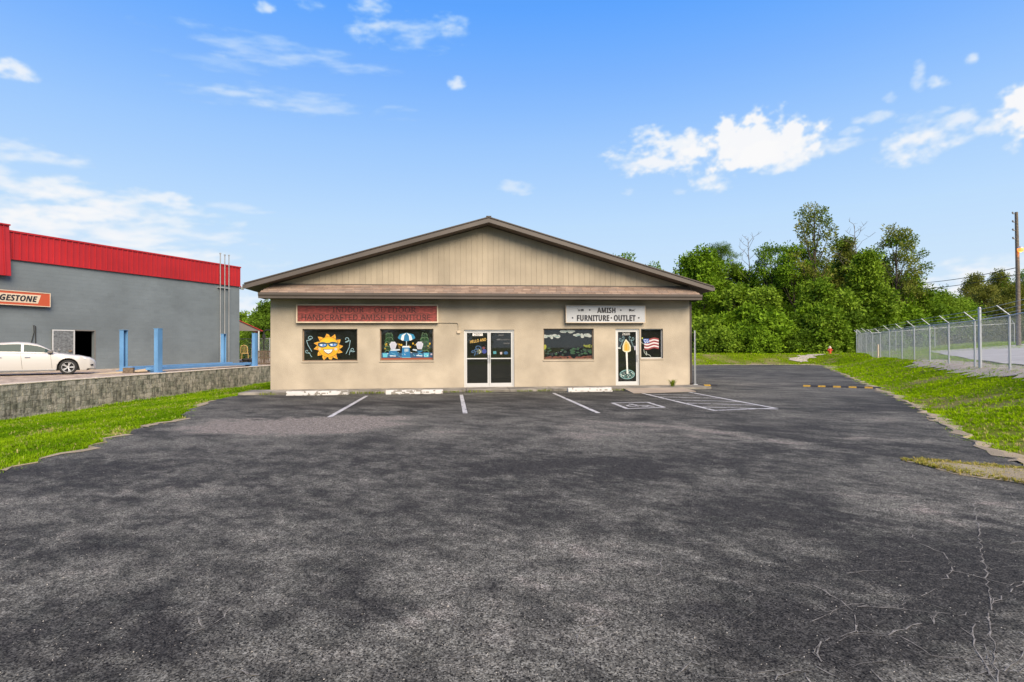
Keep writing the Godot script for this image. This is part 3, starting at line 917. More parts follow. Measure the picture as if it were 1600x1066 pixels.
func build_sand() -> void:
	var s := Shape.new()
	s.col = rgb(0.50, 0.42, 0.30)
	var edge := []
	for p in asphalt_poly:
		if (p.x > 5.0 and p.y < 16.0 and p.y > -25.5) or (p.x > 7.9 and p.y < -20.0):
			edge.append(p)
	edge = edge.filter(func(p): return p.x > 8.0 or p.y > 0.0)
	strip_along(s, edge, func(c): return clampf(0.06 + 0.35 * noise_a.get_noise_2d(c.x * 2.0, c.y * 2.0) + 0.25 * noise_a.get_noise_2d(c.x * 11.0, c.y * 11.0), 0.005, 0.4), func(c): return clampf(0.08 + 0.45 * noise_a.get_noise_2d(c.x * 1.5 + 40.0, c.y * 1.5) + 0.25 * noise_a.get_noise_2d(c.x * 9.0, c.y * 9.0) + (0.5 if c.y < -15.0 else 0.0), 0.02, 1.0))
	var lft := []
	for p in asphalt_poly:
		if p.x < -6.0 and p.y > 1.5 and p.y < 20.0:
			lft.append(p)
	strip_along(s, lft, func(c): return clampf(0.0 + 0.3 * noise_a.get_noise_2d(c.x * 3.0, c.y * 3.0), 0.005, 0.2), func(c): return clampf(0.02 + 0.7 * noise_a.get_noise_2d(c.x * 1.1 + 11.0, c.y * 1.1) + 0.3 * noise_a.get_noise_2d(c.x * 9.0, c.y * 9.0), 0.01, 0.5))
	setting(s, "sandy_edge", M.sand)
	# sandy tongue washed over the asphalt at the drive, and the sand below the fence and the hydrant
	var t := Shape.new()
	t.col = rgb(0.48, 0.41, 0.28)
	var rim := []
	for q in [[1405, 719], [1450, 719], [1500, 724], [1550, 728], [1600, 733], [1660, 741], [1720, 752], [1720, 790], [1660, 772], [1600, 757], [1550, 749], [1500, 743], [1455, 731]]:
		rim.append(flat(gnd(q[0], q[1])))
	tongue = PackedVector2Array(rim)
	var mid := Vector2.ZERO
	for p in rim:
		mid += p / rim.size()
	for i in rim.size():
		var a: Vector2 = rim[i]
		var b: Vector2 = rim[(i + 1) % rim.size()]
		for k in 4:
			var p := a.lerp(b, k / 4.0)
			var q := a.lerp(b, (k + 1) / 4.0)
			p += (p - mid).normalized() * 0.1 * noise_a.get_noise_2d(p.x * 9.0, p.y * 9.0)
			q += (q - mid).normalized() * 0.1 * noise_a.get_noise_2d(q.x * 9.0, q.y * 9.0)
			var pi := p.lerp(mid, 0.4)
			var qi := q.lerp(mid, 0.4)
			t.quad(Vector3(p.x, 0.006, p.y), Vector3(q.x, 0.006, q.y), Vector3(qi.x, 0.028, qi.y), Vector3(pi.x, 0.028, pi.y), Vector3.UP)
			t.tri(Vector3(pi.x, 0.028, pi.y), Vector3(qi.x, 0.028, qi.y), Vector3(mid.x, 0.034, mid.y), Vector3.UP)
	setting(t, "sand_tongue", M.sand)
	var u := Shape.new()
	u.col = rgb(0.66, 0.58, 0.47)
	for i in 46:  # bare strip under the fence
		var ends := []
		for k in 2:
			var l := -10.0 + (i + k) * 0.5
			for side in 3:
				var w := -0.62 + 0.62 * side - (0.22 + 0.7 * noise_a.get_noise_2d(l * 2.6, 7.0)) * (1.0 if side == 0 else 0.0)
				if l > 10.0:
					w *= maxf(0.0, 1.0 - (l - 10.0) / 3.0)
				var p := fence_a + fence_dir * l + fence_out * w
				ends.append(Vector3(p.x, on_mesh(p.x, p.y) + 0.03, p.y))
		u.quad(ends[0], ends[3], ends[4], ends[1], Vector3.UP)
		u.quad(ends[1], ends[4], ends[5], ends[2], Vector3.UP)
	for i in 24:  # washed-out path below the hydrant
		var ends := []
		for k in 2:
			var l := (i + k) / 24.0
			var c := Vector2(27.5, -24.2).lerp(Vector2(32.6, -26.4), l)
			var w := 0.55 + 0.9 * noise_a.get_noise_2d(l * 60.0, 3.0)
			for side in [-1.0, 1.0]:
				var p: Vector2 = c + Vector2(0.4, 0.9) * w * side
				ends.append(Vector3(p.x, on_mesh(p.x, p.y) + 0.035, p.y))
		u.quad(ends[0], ends[2], ends[3], ends[1], Vector3.UP)
	setting(u, "bare_sand", M.sand)

func build_grass() -> void:
	# a tuft of seven bent blades, about 1 m across and high before scaling
	var r := RandomNumberGenerator.new()
	r.seed = 88
	var tufts := []
	for k in 2:
		var s := Shape.new()
		for b in 9:
			var a := r.randf() * TAU
			var o := Vector3(cos(a), 0, sin(a))
			var side := Vector3(-o.z, 0, o.x) * 0.045
			var root := o * r.randf() * 0.3
			var l := r.randf_range(0.6, 1.1)
			var bend := r.randf_range(0.15, 0.7)
			var mid := root + Vector3.UP * l * 0.55 + o * bend * 0.3 * l
			var tip := root + Vector3.UP * l * (0.95 - 0.35 * bend) + o * bend * l
			s.quad(root - side, root + side, mid + side * 0.75, mid - side * 0.75)
			s.tri(mid - side * 0.75, mid + side * 0.75, tip)
		tufts.append(s.mesh())
	var sets := [[[], []], [[], []]]
	# [x0, x1, z0, z1, how many, size]
	for zone in [[-16.5, -6.5, -2.0, 17.0, 70000, 0.065], [-15.0, -7.8, -20.0, -2.0, 15000, 0.10], [5.0, 22.0, 0.0, 16.5, 68000, 0.062], [12.0, 40.0, -22.0, 0.0, 52000, 0.085], [8.0, 62.0, -46.0, -20.0, 42000, 0.12], [5.0, 9.5, 13.6, 17.5, 1500, 0.05]]:
		for k in zone[4]:
			var x: float = r.randf_range(zone[0], zone[1])
			var z: float = r.randf_range(zone[2], zone[3])
			var p := Vector2(x, z)
			var c := cam_basis.inverse() * (Vector3(x, 0.3, z) - CAM)
			if c.z > -2.0 or absf(c.x / c.z) > 1.0:
				continue
			if Geometry2D.is_point_in_polygon(p, asphalt_poly) and (r.randf() < 0.6 or to_edge(p) > 0.16):
				continue
			if (p - wall_a).dot(wall_out) < 0.12 or (absf(x) < 8.0 and z < 1.3):
				continue
			var yard := (p - fence_a).dot(fence_out)
			var dry := smoothstep(0.08, 0.55, noise_a.get_noise_2d(x * 0.7 + 90.0, z * 0.7) + 0.5 * noise_a.get_noise_2d(x * 3.1, z * 3.1))
			if r.randf() < dry * 0.75 + clampf(0.10 - yard * 0.0, 0, 0.1):
				continue
			var along := (p - fence_a).dot(fence_dir)
			if yard > -0.75 and yard < 0.8 and along < 12.0 and r.randf() < 0.72:
				continue
			if yard > 0.6 and along < 24.0 and p.distance_to(fence_a) < 60.0 and in_pad(p):
				continue
			var bare := p.distance_to(Geometry2D.get_closest_point_to_segment(p, Vector2(27.5, -24.2), Vector2(32.6, -26.4)))
			if bare < 0.6 and r.randf() < 0.7:
				continue
			var y := on_mesh(x, z)
			var sc: float = zone[5] * r.randf_range(0.6, 1.35)
			if (p - wall_a).dot(wall_out) < 0.6:
				sc *= 1.6
			var b := Basis(Vector3.UP, r.randf() * TAU).scaled(Vector3(sc * 1.5, sc, sc * 1.5))
			var v := clampf(0.45 + 0.9 * noise_b.get_noise_2d(x * 4.0, z * 4.0) + 0.5 * noise_a.get_noise_2d(x * 2.0, z * 2.0) + r.randf_range(-0.4, 0.4), 0, 1)
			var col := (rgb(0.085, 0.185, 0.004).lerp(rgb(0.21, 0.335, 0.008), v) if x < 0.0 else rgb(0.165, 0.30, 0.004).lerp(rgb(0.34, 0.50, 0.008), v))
			if r.randf() < 0.035 + 0.35 * dry:
				col = rgb(0.44, 0.37, 0.17).lerp(rgb(0.33, 0.32, 0.09), r.randf())
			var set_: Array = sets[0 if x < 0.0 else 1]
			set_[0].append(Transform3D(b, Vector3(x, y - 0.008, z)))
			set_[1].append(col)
	for k in 16000:  # thin dry grass on the sand tongue
		var p := Vector2(r.randf_range(4.0, 8.5), r.randf_range(13.5, 16.5))
		if not Geometry2D.is_point_in_polygon(p, tongue) or noise_a.get_noise_2d(p.x * 4.0, p.y * 4.0) < -0.22 + 0.4 * (r.randf() - 0.5):
			continue
		var sc := r.randf_range(0.02, 0.05)
		sets[1][0].append(Transform3D(Basis(Vector3.UP, r.randf() * TAU).scaled(Vector3(sc * 1.8, sc, sc * 1.8)), Vector3(p.x, 0.008, p.y)))
		sets[1][1].append(rgb(0.24, 0.26, 0.02).lerp(rgb(0.42, 0.33, 0.12), r.randf()))
	for k in 2:
		var o := many(tufts[k], sets[k][0], sets[k][1], "grass", M.blade)
		tag(o, ["bright green grass on the slope below the concrete block retaining wall", "bright green grass on the bank between the drive and the wire fence"][k], "grass")
		o.set_meta("kind", "stuff")

var tongue := PackedVector2Array()
var pad_poly := PackedVector2Array()
func in_pad(p: Vector2) -> bool:
	return Geometry2D.is_point_in_polygon(p, pad_poly)

func build_pad() -> void:
	for q in [[1450, 546.0, 44.0], [1490, 554.0, 31.0], [1525, 562.5, 25.0], [1600, 570.0, 19.5], [1760, 590.0, 15.0], [1900, 560.0, 20.0], [1760, 540.0, 42.0], [1600, 538.5, 46.0]]:
		pad_poly.append(flat(at(q[0], q[1], q[2])))
	var s := Shape.new()
	var lo := Vector2(1e9, 1e9)
	var hi := -lo
	for p in pad_poly:
		lo = lo.min(p)
		hi = hi.max(p)
	var x := lo.x
	while x < hi.x:
		var z := lo.y
		while z < hi.y:
			for piece in Geometry2D.intersect_polygons(PackedVector2Array([Vector2(x, z), Vector2(x + 1, z), Vector2(x + 1, z + 1), Vector2(x, z + 1)]), pad_poly):
				var ids := Geometry2D.triangulate_polygon(piece)
				for k in range(0, ids.size(), 3):
					var t := []
					for m in 3:
						var p: Vector2 = piece[ids[k + m]]
						t.append(Vector3(p.x, on_mesh(p.x, p.y) + 0.05, p.y))
					s.tri(t[0], t[1], t[2], Vector3.UP)
			z += 1.0
		x += 1.0
	setting(s, "concrete_pad", M.pad)


# ---------------------------------------------------------------- the shop
const SLAB := 0.08             # its floor lies a little above the asphalt
const ROOF_Y := 6.27           # ridge, top of the rake
const ROOF_SLOPE := 0.29

func holed_wall(s: Shape, x0: float, x1: float, y0: float, y1: float, zf: float, zb: float, holes: Array) -> void:
	var xs := [x0, x1]
	for h in holes:
		xs.append(h[0])
		xs.append(h[1])
	xs.sort()
	for i in xs.size() - 1:
		var a: float = xs[i]
		var b: float = xs[i + 1]
		if b - a < 1e-4:
			continue
		var y := y0
		var over := holes.filter(func(h): return h[0] < (a + b) / 2 and h[1] > (a + b) / 2)
		over.sort_custom(func(p, q): return p[2] < q[2])
		for h in over + [[0, 0, y1, y1]]:
			if h[2] > y + 1e-4:
				s.quad(Vector3(a, y, zf), Vector3(b, y, zf), Vector3(b, h[2], zf), Vector3(a, h[2], zf), Vector3(0, 0, 1))
				s.quad(Vector3(a, y, zb), Vector3(b, y, zb), Vector3(b, h[2], zb), Vector3(a, h[2], zb), Vector3(0, 0, -1))
			y = h[3]
	for h in holes:
		s.quad(Vector3(h[0], h[2], zf), Vector3(h[0], h[3], zf), Vector3(h[0], h[3], zb), Vector3(h[0], h[2], zb), Vector3(1, 0, 0))
		s.quad(Vector3(h[1], h[2], zf), Vector3(h[1], h[3], zf), Vector3(h[1], h[3], zb), Vector3(h[1], h[2], zb), Vector3(-1, 0, 0))
		s.quad(Vector3(h[0], h[3], zf), Vector3(h[1], h[3], zf), Vector3(h[1], h[3], zb), Vector3(h[0], h[3], zb), Vector3(0, -1, 0))
		if h[2] > y0 + 0.01:
			s.quad(Vector3(h[0], h[2], zf), Vector3(h[1], h[2], zf), Vector3(h[1], h[2], zb), Vector3(h[0], h[2], zb), Vector3(0, 1, 0))
	s.quad(Vector3(x0, y0, zf), Vector3(x0, y1, zf), Vector3(x0, y1, zb), Vector3(x0, y0, zb), Vector3(-1, 0, 0))
	s.quad(Vector3(x1, y0, zf), Vector3(x1, y1, zf), Vector3(x1, y1, zb), Vector3(x1, y0, zb), Vector3(1, 0, 0))

func frame(s: Shape, x0: float, x1: float, y0: float, y1: float, z0: float, z1: float, w: float, wb := -1.0) -> void:
	var b := wb if wb >= 0.0 else w
	s.span(x0, x0 + w, y0, y1, z0, z1)
	s.span(x1 - w, x1, y0, y1, z0, z1)
	s.span(x0 + w, x1 - w, y1 - w, y1, z0, z1)
	s.span(x0 + w, x1 - w, y0, y0 + b, z0, z1)

func printed(p: Print, x0: float, x1: float, y0: float, y1: float, z: float, called: String, parent: Node) -> MeshInstance3D:
	var s := Shape.new()
	s.quad(Vector3(x0, y0, z), Vector3(x0, y1, z), Vector3(x1, y1, z), Vector3(x1, y0, z), Vector3(0, 0, 1))
	for q in s.v:
		s.uv.append(Vector2((q.x - x0) / (x1 - x0), (y1 - q.y) / (y1 - y0)))
	var m := StandardMaterial3D.new()
	m.albedo_texture = ImageTexture.create_from_image(p.img)
	m.albedo_color = Color(0.86, 0.86, 0.86)
	m.transparency = BaseMaterial3D.TRANSPARENCY_ALPHA_SCISSOR
	m.alpha_scissor_threshold = 0.5
	m.roughness = 0.6
	m.texture_repeat = false
	return put(s, called, m, parent)

func pane(x0: float, x1: float, y0: float, y1: float, z: float, parent: Node) -> MeshInstance3D:
	var s := Shape.new()   # double glazing: two sheets
	for d in [0.0, -0.005]:
		s.quad(Vector3(x0, y0, z + d), Vector3(x0, y1, z + d), Vector3(x1, y1, z + d), Vector3(x1, y0, z + d), Vector3(0, 0, 1))
	return put(s, "pane", M.glass, parent)

func V(x: float, y: float) -> Vector2:
	return Vector2(x, y)

func sun_print() -> Print:
	var p := Print.new(905, 520, 0.6)
	var c := V(415, 292)
	var rays := [V(545, 535), V(690, 550), V(785, 650), V(822, 770), V(808, 882), V(715, 998), V(605, 1000), V(470, 1000), V(365, 918), V(302, 795), V(308, 690), V(385, 578)]
	for q in rays:
		var t: Vector2 = q - V(150, 480)
		var d := (t - c).normalized()
		var o := d.orthogonal()
		var b := c + d * 165
		var tip := t + o * 14
		p.poly([b - o * 52, b - o * 30 + d * 48, tip, b + o * 36 + d * 40, b + o * 56], Color8(70, 48, 10))
		p.poly([b - o * 46, b - o * 24 + d * 46, tip - d * 8, b + o * 30 + d * 38, b + o * 48], Color8(236, 178, 42))
		p.poly([b - o * 8 + d * 16, tip - d * 20, b + o * 30 + d * 22], Color8(222, 140, 34))
	p.dot(c.x, c.y, 186, 180, Color8(88, 62, 12))
	p.dot(c.x, c.y, 180, 174, Color8(232, 176, 18))
	p.dot(c.x - 8, c.y - 50, 130, 95, Color8(240, 190, 26))
	p.dot(c.x + 6, c.y + 96, 110, 60, Color8(226, 164, 16))
	for e in [V(315, 255), V(490, 250)]:
		p.dot(e.x, e.y, 82, 48, Color8(24, 66, 84))
		p.dot(e.x + 2, e.y, 60, 30, Color8(120, 168, 226))
		p.dot(e.x - 6, e.y - 2, 40, 22, Color8(232, 240, 250))
		p.dot(e.x + 10, e.y + 4, 20, 16, Color8(70, 120, 205))
	p.poly([V(235, 225), V(575, 215), V(578, 235), V(235, 245)], Color8(24, 66, 84))
	p.poly([V(316, 330), V(502, 328), V(468, 392), V(410, 422), V(352, 388)], Color8(60, 40, 14))
	p.poly([V(328, 338), V(490, 336), V(460, 384), V(410, 408), V(358, 380)], Color8(242, 240, 228))
	p.stroke([V(380, 372), V(410, 380), V(440, 370)], 5, Color8(120, 110, 90))
	p.dot(262, 326, 24, 24, Color8(232, 186, 140))
	p.dot(538, 328, 26, 24, Color8(240, 196, 176))
	var w := Color8(150, 190, 200)
	p.scroll(V(98, 138), 42, 0.4, 1.0, V(40, 180), 9, w)
	p.stroke([V(40, 180), V(62, 255), V(128, 368)], 9, w)
	p.scroll(V(48, 365), 36, 0.2, -1.0, V(92, 400), 8, w)
	p.stroke([V(92, 390), V(108, 440), V(130, 462)], 8, w)
	p.scroll(V(725, 160), 52, 2.4, 1.0, V(790, 190), 9, w)
	p.stroke([V(790, 180), V(770, 300), V(716, 410)], 9, w)
	p.scroll(V(830, 340), 44, 0.3, -1.0, V(785, 370), 8, w)
	p.stroke([V(785, 360), V(772, 430)], 8, w)
	return p

func patio_print() -> Print:
	var p := Print.new(880, 515, 0.6)
	var r := RandomNumberGenerator.new()
	r.seed = 3
	p.poly([V(0, 482), V(880, 482), V(880, 515), V(0, 515)], Color8(150, 70, 40))
	p.poly([V(0, 400), V(880, 396), V(880, 484), V(0, 484)], Color8(20, 78, 118))
	for k in 40:
		var x := r.randf() * 880
		if x < 130 or x > 790 or (x > 280 and x < 380) or (x > 470 and x < 590):
			p.dot(x, r.randf_range(235, 330), r.randf_range(8, 20), r.randf_range(8, 18), Color8(214, 170, 20) if r.randf() < 0.6 else Color8(120, 90, 14))
	for side in [[135, 1.0], [740, -1.0]]:
		p.stroke([V(side[0], 70), V(side[0] - 6, 390)], 9, Color8(24, 58, 36))
		for k in 13:
			var y := 66.0 + k * 25.0
			var l := 88.0 - absf(k - 8.0) * 5.0 + r.randf() * 14
			for sg in [-1.0, 1.0]:
				var g := Color8(26, 66 + r.randi_range(0, 40), 40) if k % 3 else Color8(96, 134, 92)
				p.stroke([V(side[0], y), V(side[0] + sg * l * 0.55, y - 20 + r.randf() * 10), V(side[0] + sg * l, y + 18 + r.randf() * 14)], 6 + r.randf() * 4, g)
	for ch in [[200, 1.0], [655, -1.0]]:
		var x: float = ch[0]
		var d: float = ch[1]
		p.poly([V(x - 64, 245), V(x - 30, 205), V(x + 30, 203), V(x + 64, 245), V(x + 36, 335), V(x - 36, 335)], Color8(206, 210, 222))
		for k in 4:
			p.stroke([V(x - 36 + k * 24, 222), V(x - 22 + k * 15, 330)], 5, Color8(128, 140, 170))
		p.poly([V(x - 50, 340), V(x + d * 110, 330), V(x + d * 125, 352), V(x - 40, 372)], Color8(196, 214, 226))
		p.poly([V(x - 62, 360), V(x + 66, 362), V(x + 96 * d, 450), V(x - 90 * d, 450)], Color8(18, 110, 160))
		p.stroke([V(x - 50, 446), V(x + 40, 452)], 16, Color8(220, 228, 236))
		p.stroke([V(x - 30, 395), V(x + 40, 425)], 10, Color8(90, 170, 205))
	p.poly([V(355, 300), V(480, 300), V(495, 470), V(345, 470)], Color8(14, 118, 176))
	p.poly([V(365, 278), V(475, 278), V(488, 304), V(352, 304)], Color8(228, 234, 238))
	for k in 3:
		p.poly([V(398 + k * 24, 325), V(410 + k * 24, 325), V(410 + k * 24, 375), V(398 + k * 24, 375)], Color8(226, 230, 220))
	p.stroke([V(355, 478), V(500, 478)], 9, Color8(110, 190, 214))
	p.stroke([V(430, 180), V(428, 280)], 14, Color8(190, 206, 216))
	var top := V(430, 48)
	var rim := []
	for k in 7:
		var t := k / 6.0
		rim.append(V(280 + 300 * t, 138 + 52 * sin(PI * t)))
	for k in 6:
		var col := Color8(26, 132, 176) if k in [0, 2, 5, 3] else Color8(236, 240, 242)
		if k == 3:
			col = Color8(16, 116, 164)
		if k == 2:
			col = Color8(16, 116, 164)
		p.poly([top, top.lerp(rim[k], 0.55) + V((k - 3) * 12, -22), rim[k], (rim[k] + rim[k + 1]) / 2 + V(0, 10), rim[k + 1], top.lerp(rim[k + 1], 0.55) + V((k - 2) * 12, -22)], col)
	for x in [20, 725]:
		p.poly([V(x, 400), V(x + 90, 400), V(x + 80, 472), V(x + 8, 472)], Color8(96, 190, 214))
		p.stroke([V(x, 400), V(x + 90, 400)], 12, Color8(30, 120, 170))
	for k in 26:
		p.dot(r.randf_range(100, 860), r.randf_range(385, 470), r.randf_range(4, 12), 5, [Color8(230, 234, 238), Color8(30, 120, 170), Color8(120, 196, 216)][k % 3])
	p.dot(858, 425, 16, 14, Color8(206, 196, 216))
	return p

func cloud_print() -> Print:
	var p := Print.new(515, 310, 0.9)
	var r := RandomNumberGenerator.new()
	r.seed = 6
	for c in [[80, 70, 80, 28], [268, 18, 80, 26], [420, 60, 90, 34]]:
		for k in 16:
			var a := r.randf_range(-1, 1)
			p.dot(c[0] + a * c[2], c[1] + r.randf_range(-0.5, 0.5) * c[3] * (1.2 - absf(a)), r.randf_range(14, 26), r.randf_range(9, 17), Color8(176, 184, 180))
		for k in 7:
			var a := r.randf_range(-0.9, 0.9)
			p.stroke([V(c[0] + a * c[2] - 18, c[1] + 8), V(c[0] + a * c[2], c[1] - 8), V(c[0] + a * c[2] + 18, c[1] + 6)], 4, Color8(120, 150, 148))
	for k in 55:
		var x := r.randf() * 515
		if x > 90 and x < 290 and r.randf() < 0.8:
			continue
		var g := Color8(16, 48 + r.randi_range(0, 34), 40)
		p.dot(x, r.randf_range(195, 275), r.randf_range(8, 20), r.randf_range(6, 14), g)
	for k in 24:
		p.dot(440 + r.randf_range(-10, 75), 175 + r.randf_range(-12, 14), 10, 6, Color8(120, 130, 36))
		p.dot(r.randf_range(0, 18), 185 + r.randf_range(-20, 20), 8, 8, Color8(150, 156, 40))
	for k in 60:
		p.dot(r.randf() * 515, r.randf_range(284, 308), r.randf_range(10, 26), 6, Color8(84 + r.randi_range(0, 30), 50, 34))
	return p

func lamp_print() -> Print:
	var p := Print.new(330, 830, 0.6)
	var r := RandomNumberGenerator.new()
	r.seed = 7
	p.dot(168, 712, 138, 80, Color8(130, 176, 176))
	p.dot(168, 712, 126, 68, Color8(22, 52, 58))
	for k in 70:
		var a := r.randf() * TAU
		var q := sqrt(r.randf())
		p.dot(168 + cos(a) * 118 * q, 712 + sin(a) * 60 * q, r.randf_range(5, 11), r.randf_range(4, 8), [Color8(150, 190, 190), Color8(220, 226, 220), Color8(60, 120, 110)][k % 3])
	p.poly([V(142, 335), V(176, 335), V(184, 700), V(158, 700)], Color8(232, 234, 228))
	p.poly([V(147, 118), V(205, 180), V(236, 245), V(236, 318), V(196, 340), V(124, 338), V(86, 312), V(86, 238), V(112, 172)], Color8(226, 222, 190))
	p.poly([V(148, 150), V(190, 192), V(216, 250), V(214, 300), V(188, 318), V(132, 318), V(106, 300), V(108, 240), V(124, 186)], Color8(196, 172, 84))
	for k in 5:
		p.stroke([V(112, 200 + k * 28), V(210, 200 + k * 28)], 5, Color8(214, 178, 60))
		p.stroke([V(122 + k * 20, 180), V(118 + k * 21, 316)], 5, Color8(224, 206, 140))
	p.poly([V(140, 205), V(170, 205), V(176, 315), V(136, 315)], Color8(222, 166, 40))
	var w := Color8(130, 168, 176)
	p.scroll(V(48, 125), 32, 0.5, -1.0, V(90, 130), 8, w)
	p.stroke([V(90, 125), V(72, 200), V(34, 260)], 8, w)
	p.scroll(V(96, 92), 20, 1.0, 1.0, V(100, 150), 7, w)
	p.scroll(V(272, 112), 32, 2.5, 1.0, V(238, 130), 8, w)
	p.stroke([V(238, 125), V(262, 200), V(288, 250)], 8, w)
	p.scroll(V(222, 92), 20, 2.0, -1.0, V(226, 150), 7, w)
	p.poly([V(0, 258), V(56, 262), V(50, 284), V(0, 280)], Color8(200, 206, 206))
	p.poly([V(298, 238), V(330, 234), V(330, 306), V(300, 306)], Color8(180, 178, 196))
	return p

func flag_print() -> Print:
	var p := Print.new(368, 490, 0.6)
	var wave := func(t: float) -> float: return 12.0 * sin(t * 7.0) - 14.0 * t
	for k in 7:
		var col := Color8(232, 224, 226) if k % 2 == 1 else Color8(150, 62, 66)
		for c in 26:
			var t0 := c / 26.0
			var t1 := (c + 1.4) / 26.0
			var x0 := 60.0 + 262.0 * t0
			var y0 := 160.0 + k * 27.0
			var a: float = wave.call(t0)
			var b: float = wave.call(t1)
			p.poly([V(x0, y0 + a), V(60.0 + 262.0 * t1, y0 + b), V(60.0 + 262.0 * t1, y0 + b + 24), V(x0, y0 + a + 24)], col)
	p.poly([V(34, 158), V(140, 156), V(158, 232), V(60, 240)], Color8(46, 92, 176))
	for q in [V(60, 178), V(88, 172), V(118, 180), V(70, 205), V(100, 200), V(130, 210), V(82, 226), V(116, 226)]:
		p.dot(q.x, q.y, 9, 8, Color8(226, 236, 246))
	p.dot(24, 148, 14, 14, Color8(196, 206, 90))
	var w := Color8(176, 186, 176)
	p.stroke([V(0, 210), V(30, 240), V(60, 252)], 8, w)
	p.stroke([V(50, 345), V(60, 400), V(100, 450), V(92, 380), V(110, 430), V(160, 450), V(182, 480)], 9, w)
	return p

func door_leaf(parent: Node, x0: float, x1: float, y0: float, y1: float, hinge: float) -> MeshInstance3D:
	var s := Shape.new()
	frame(s, x0, x1, y0, y1, -0.115, -0.07, 0.055, 0.12)
	s.span(x0 + 0.055, x1 - 0.055, 1.12, 1.16, -0.112, -0.075)
	var leaf := put(s, "door", M.aluminium, parent)
	pane(x0 + 0.05, x1 - 0.05, y0 + 0.11, 1.125, -0.095, leaf)
	pane(x0 + 0.05, x1 - 0.05, 1.155, y1 - 0.05, -0.095, leaf)
	var h := Shape.new()
	var hx := x1 - 0.03 if hinge < 0 else x0 + 0.03
	h.tube([Vector3(hx, 1.0, -0.07), Vector3(hx, 1.0, -0.02), Vector3(hx, 1.28, -0.02), Vector3(hx, 1.28, -0.07)], 0.012, 6)
	put(h, "handle", M.aluminium, leaf)
	return leaf

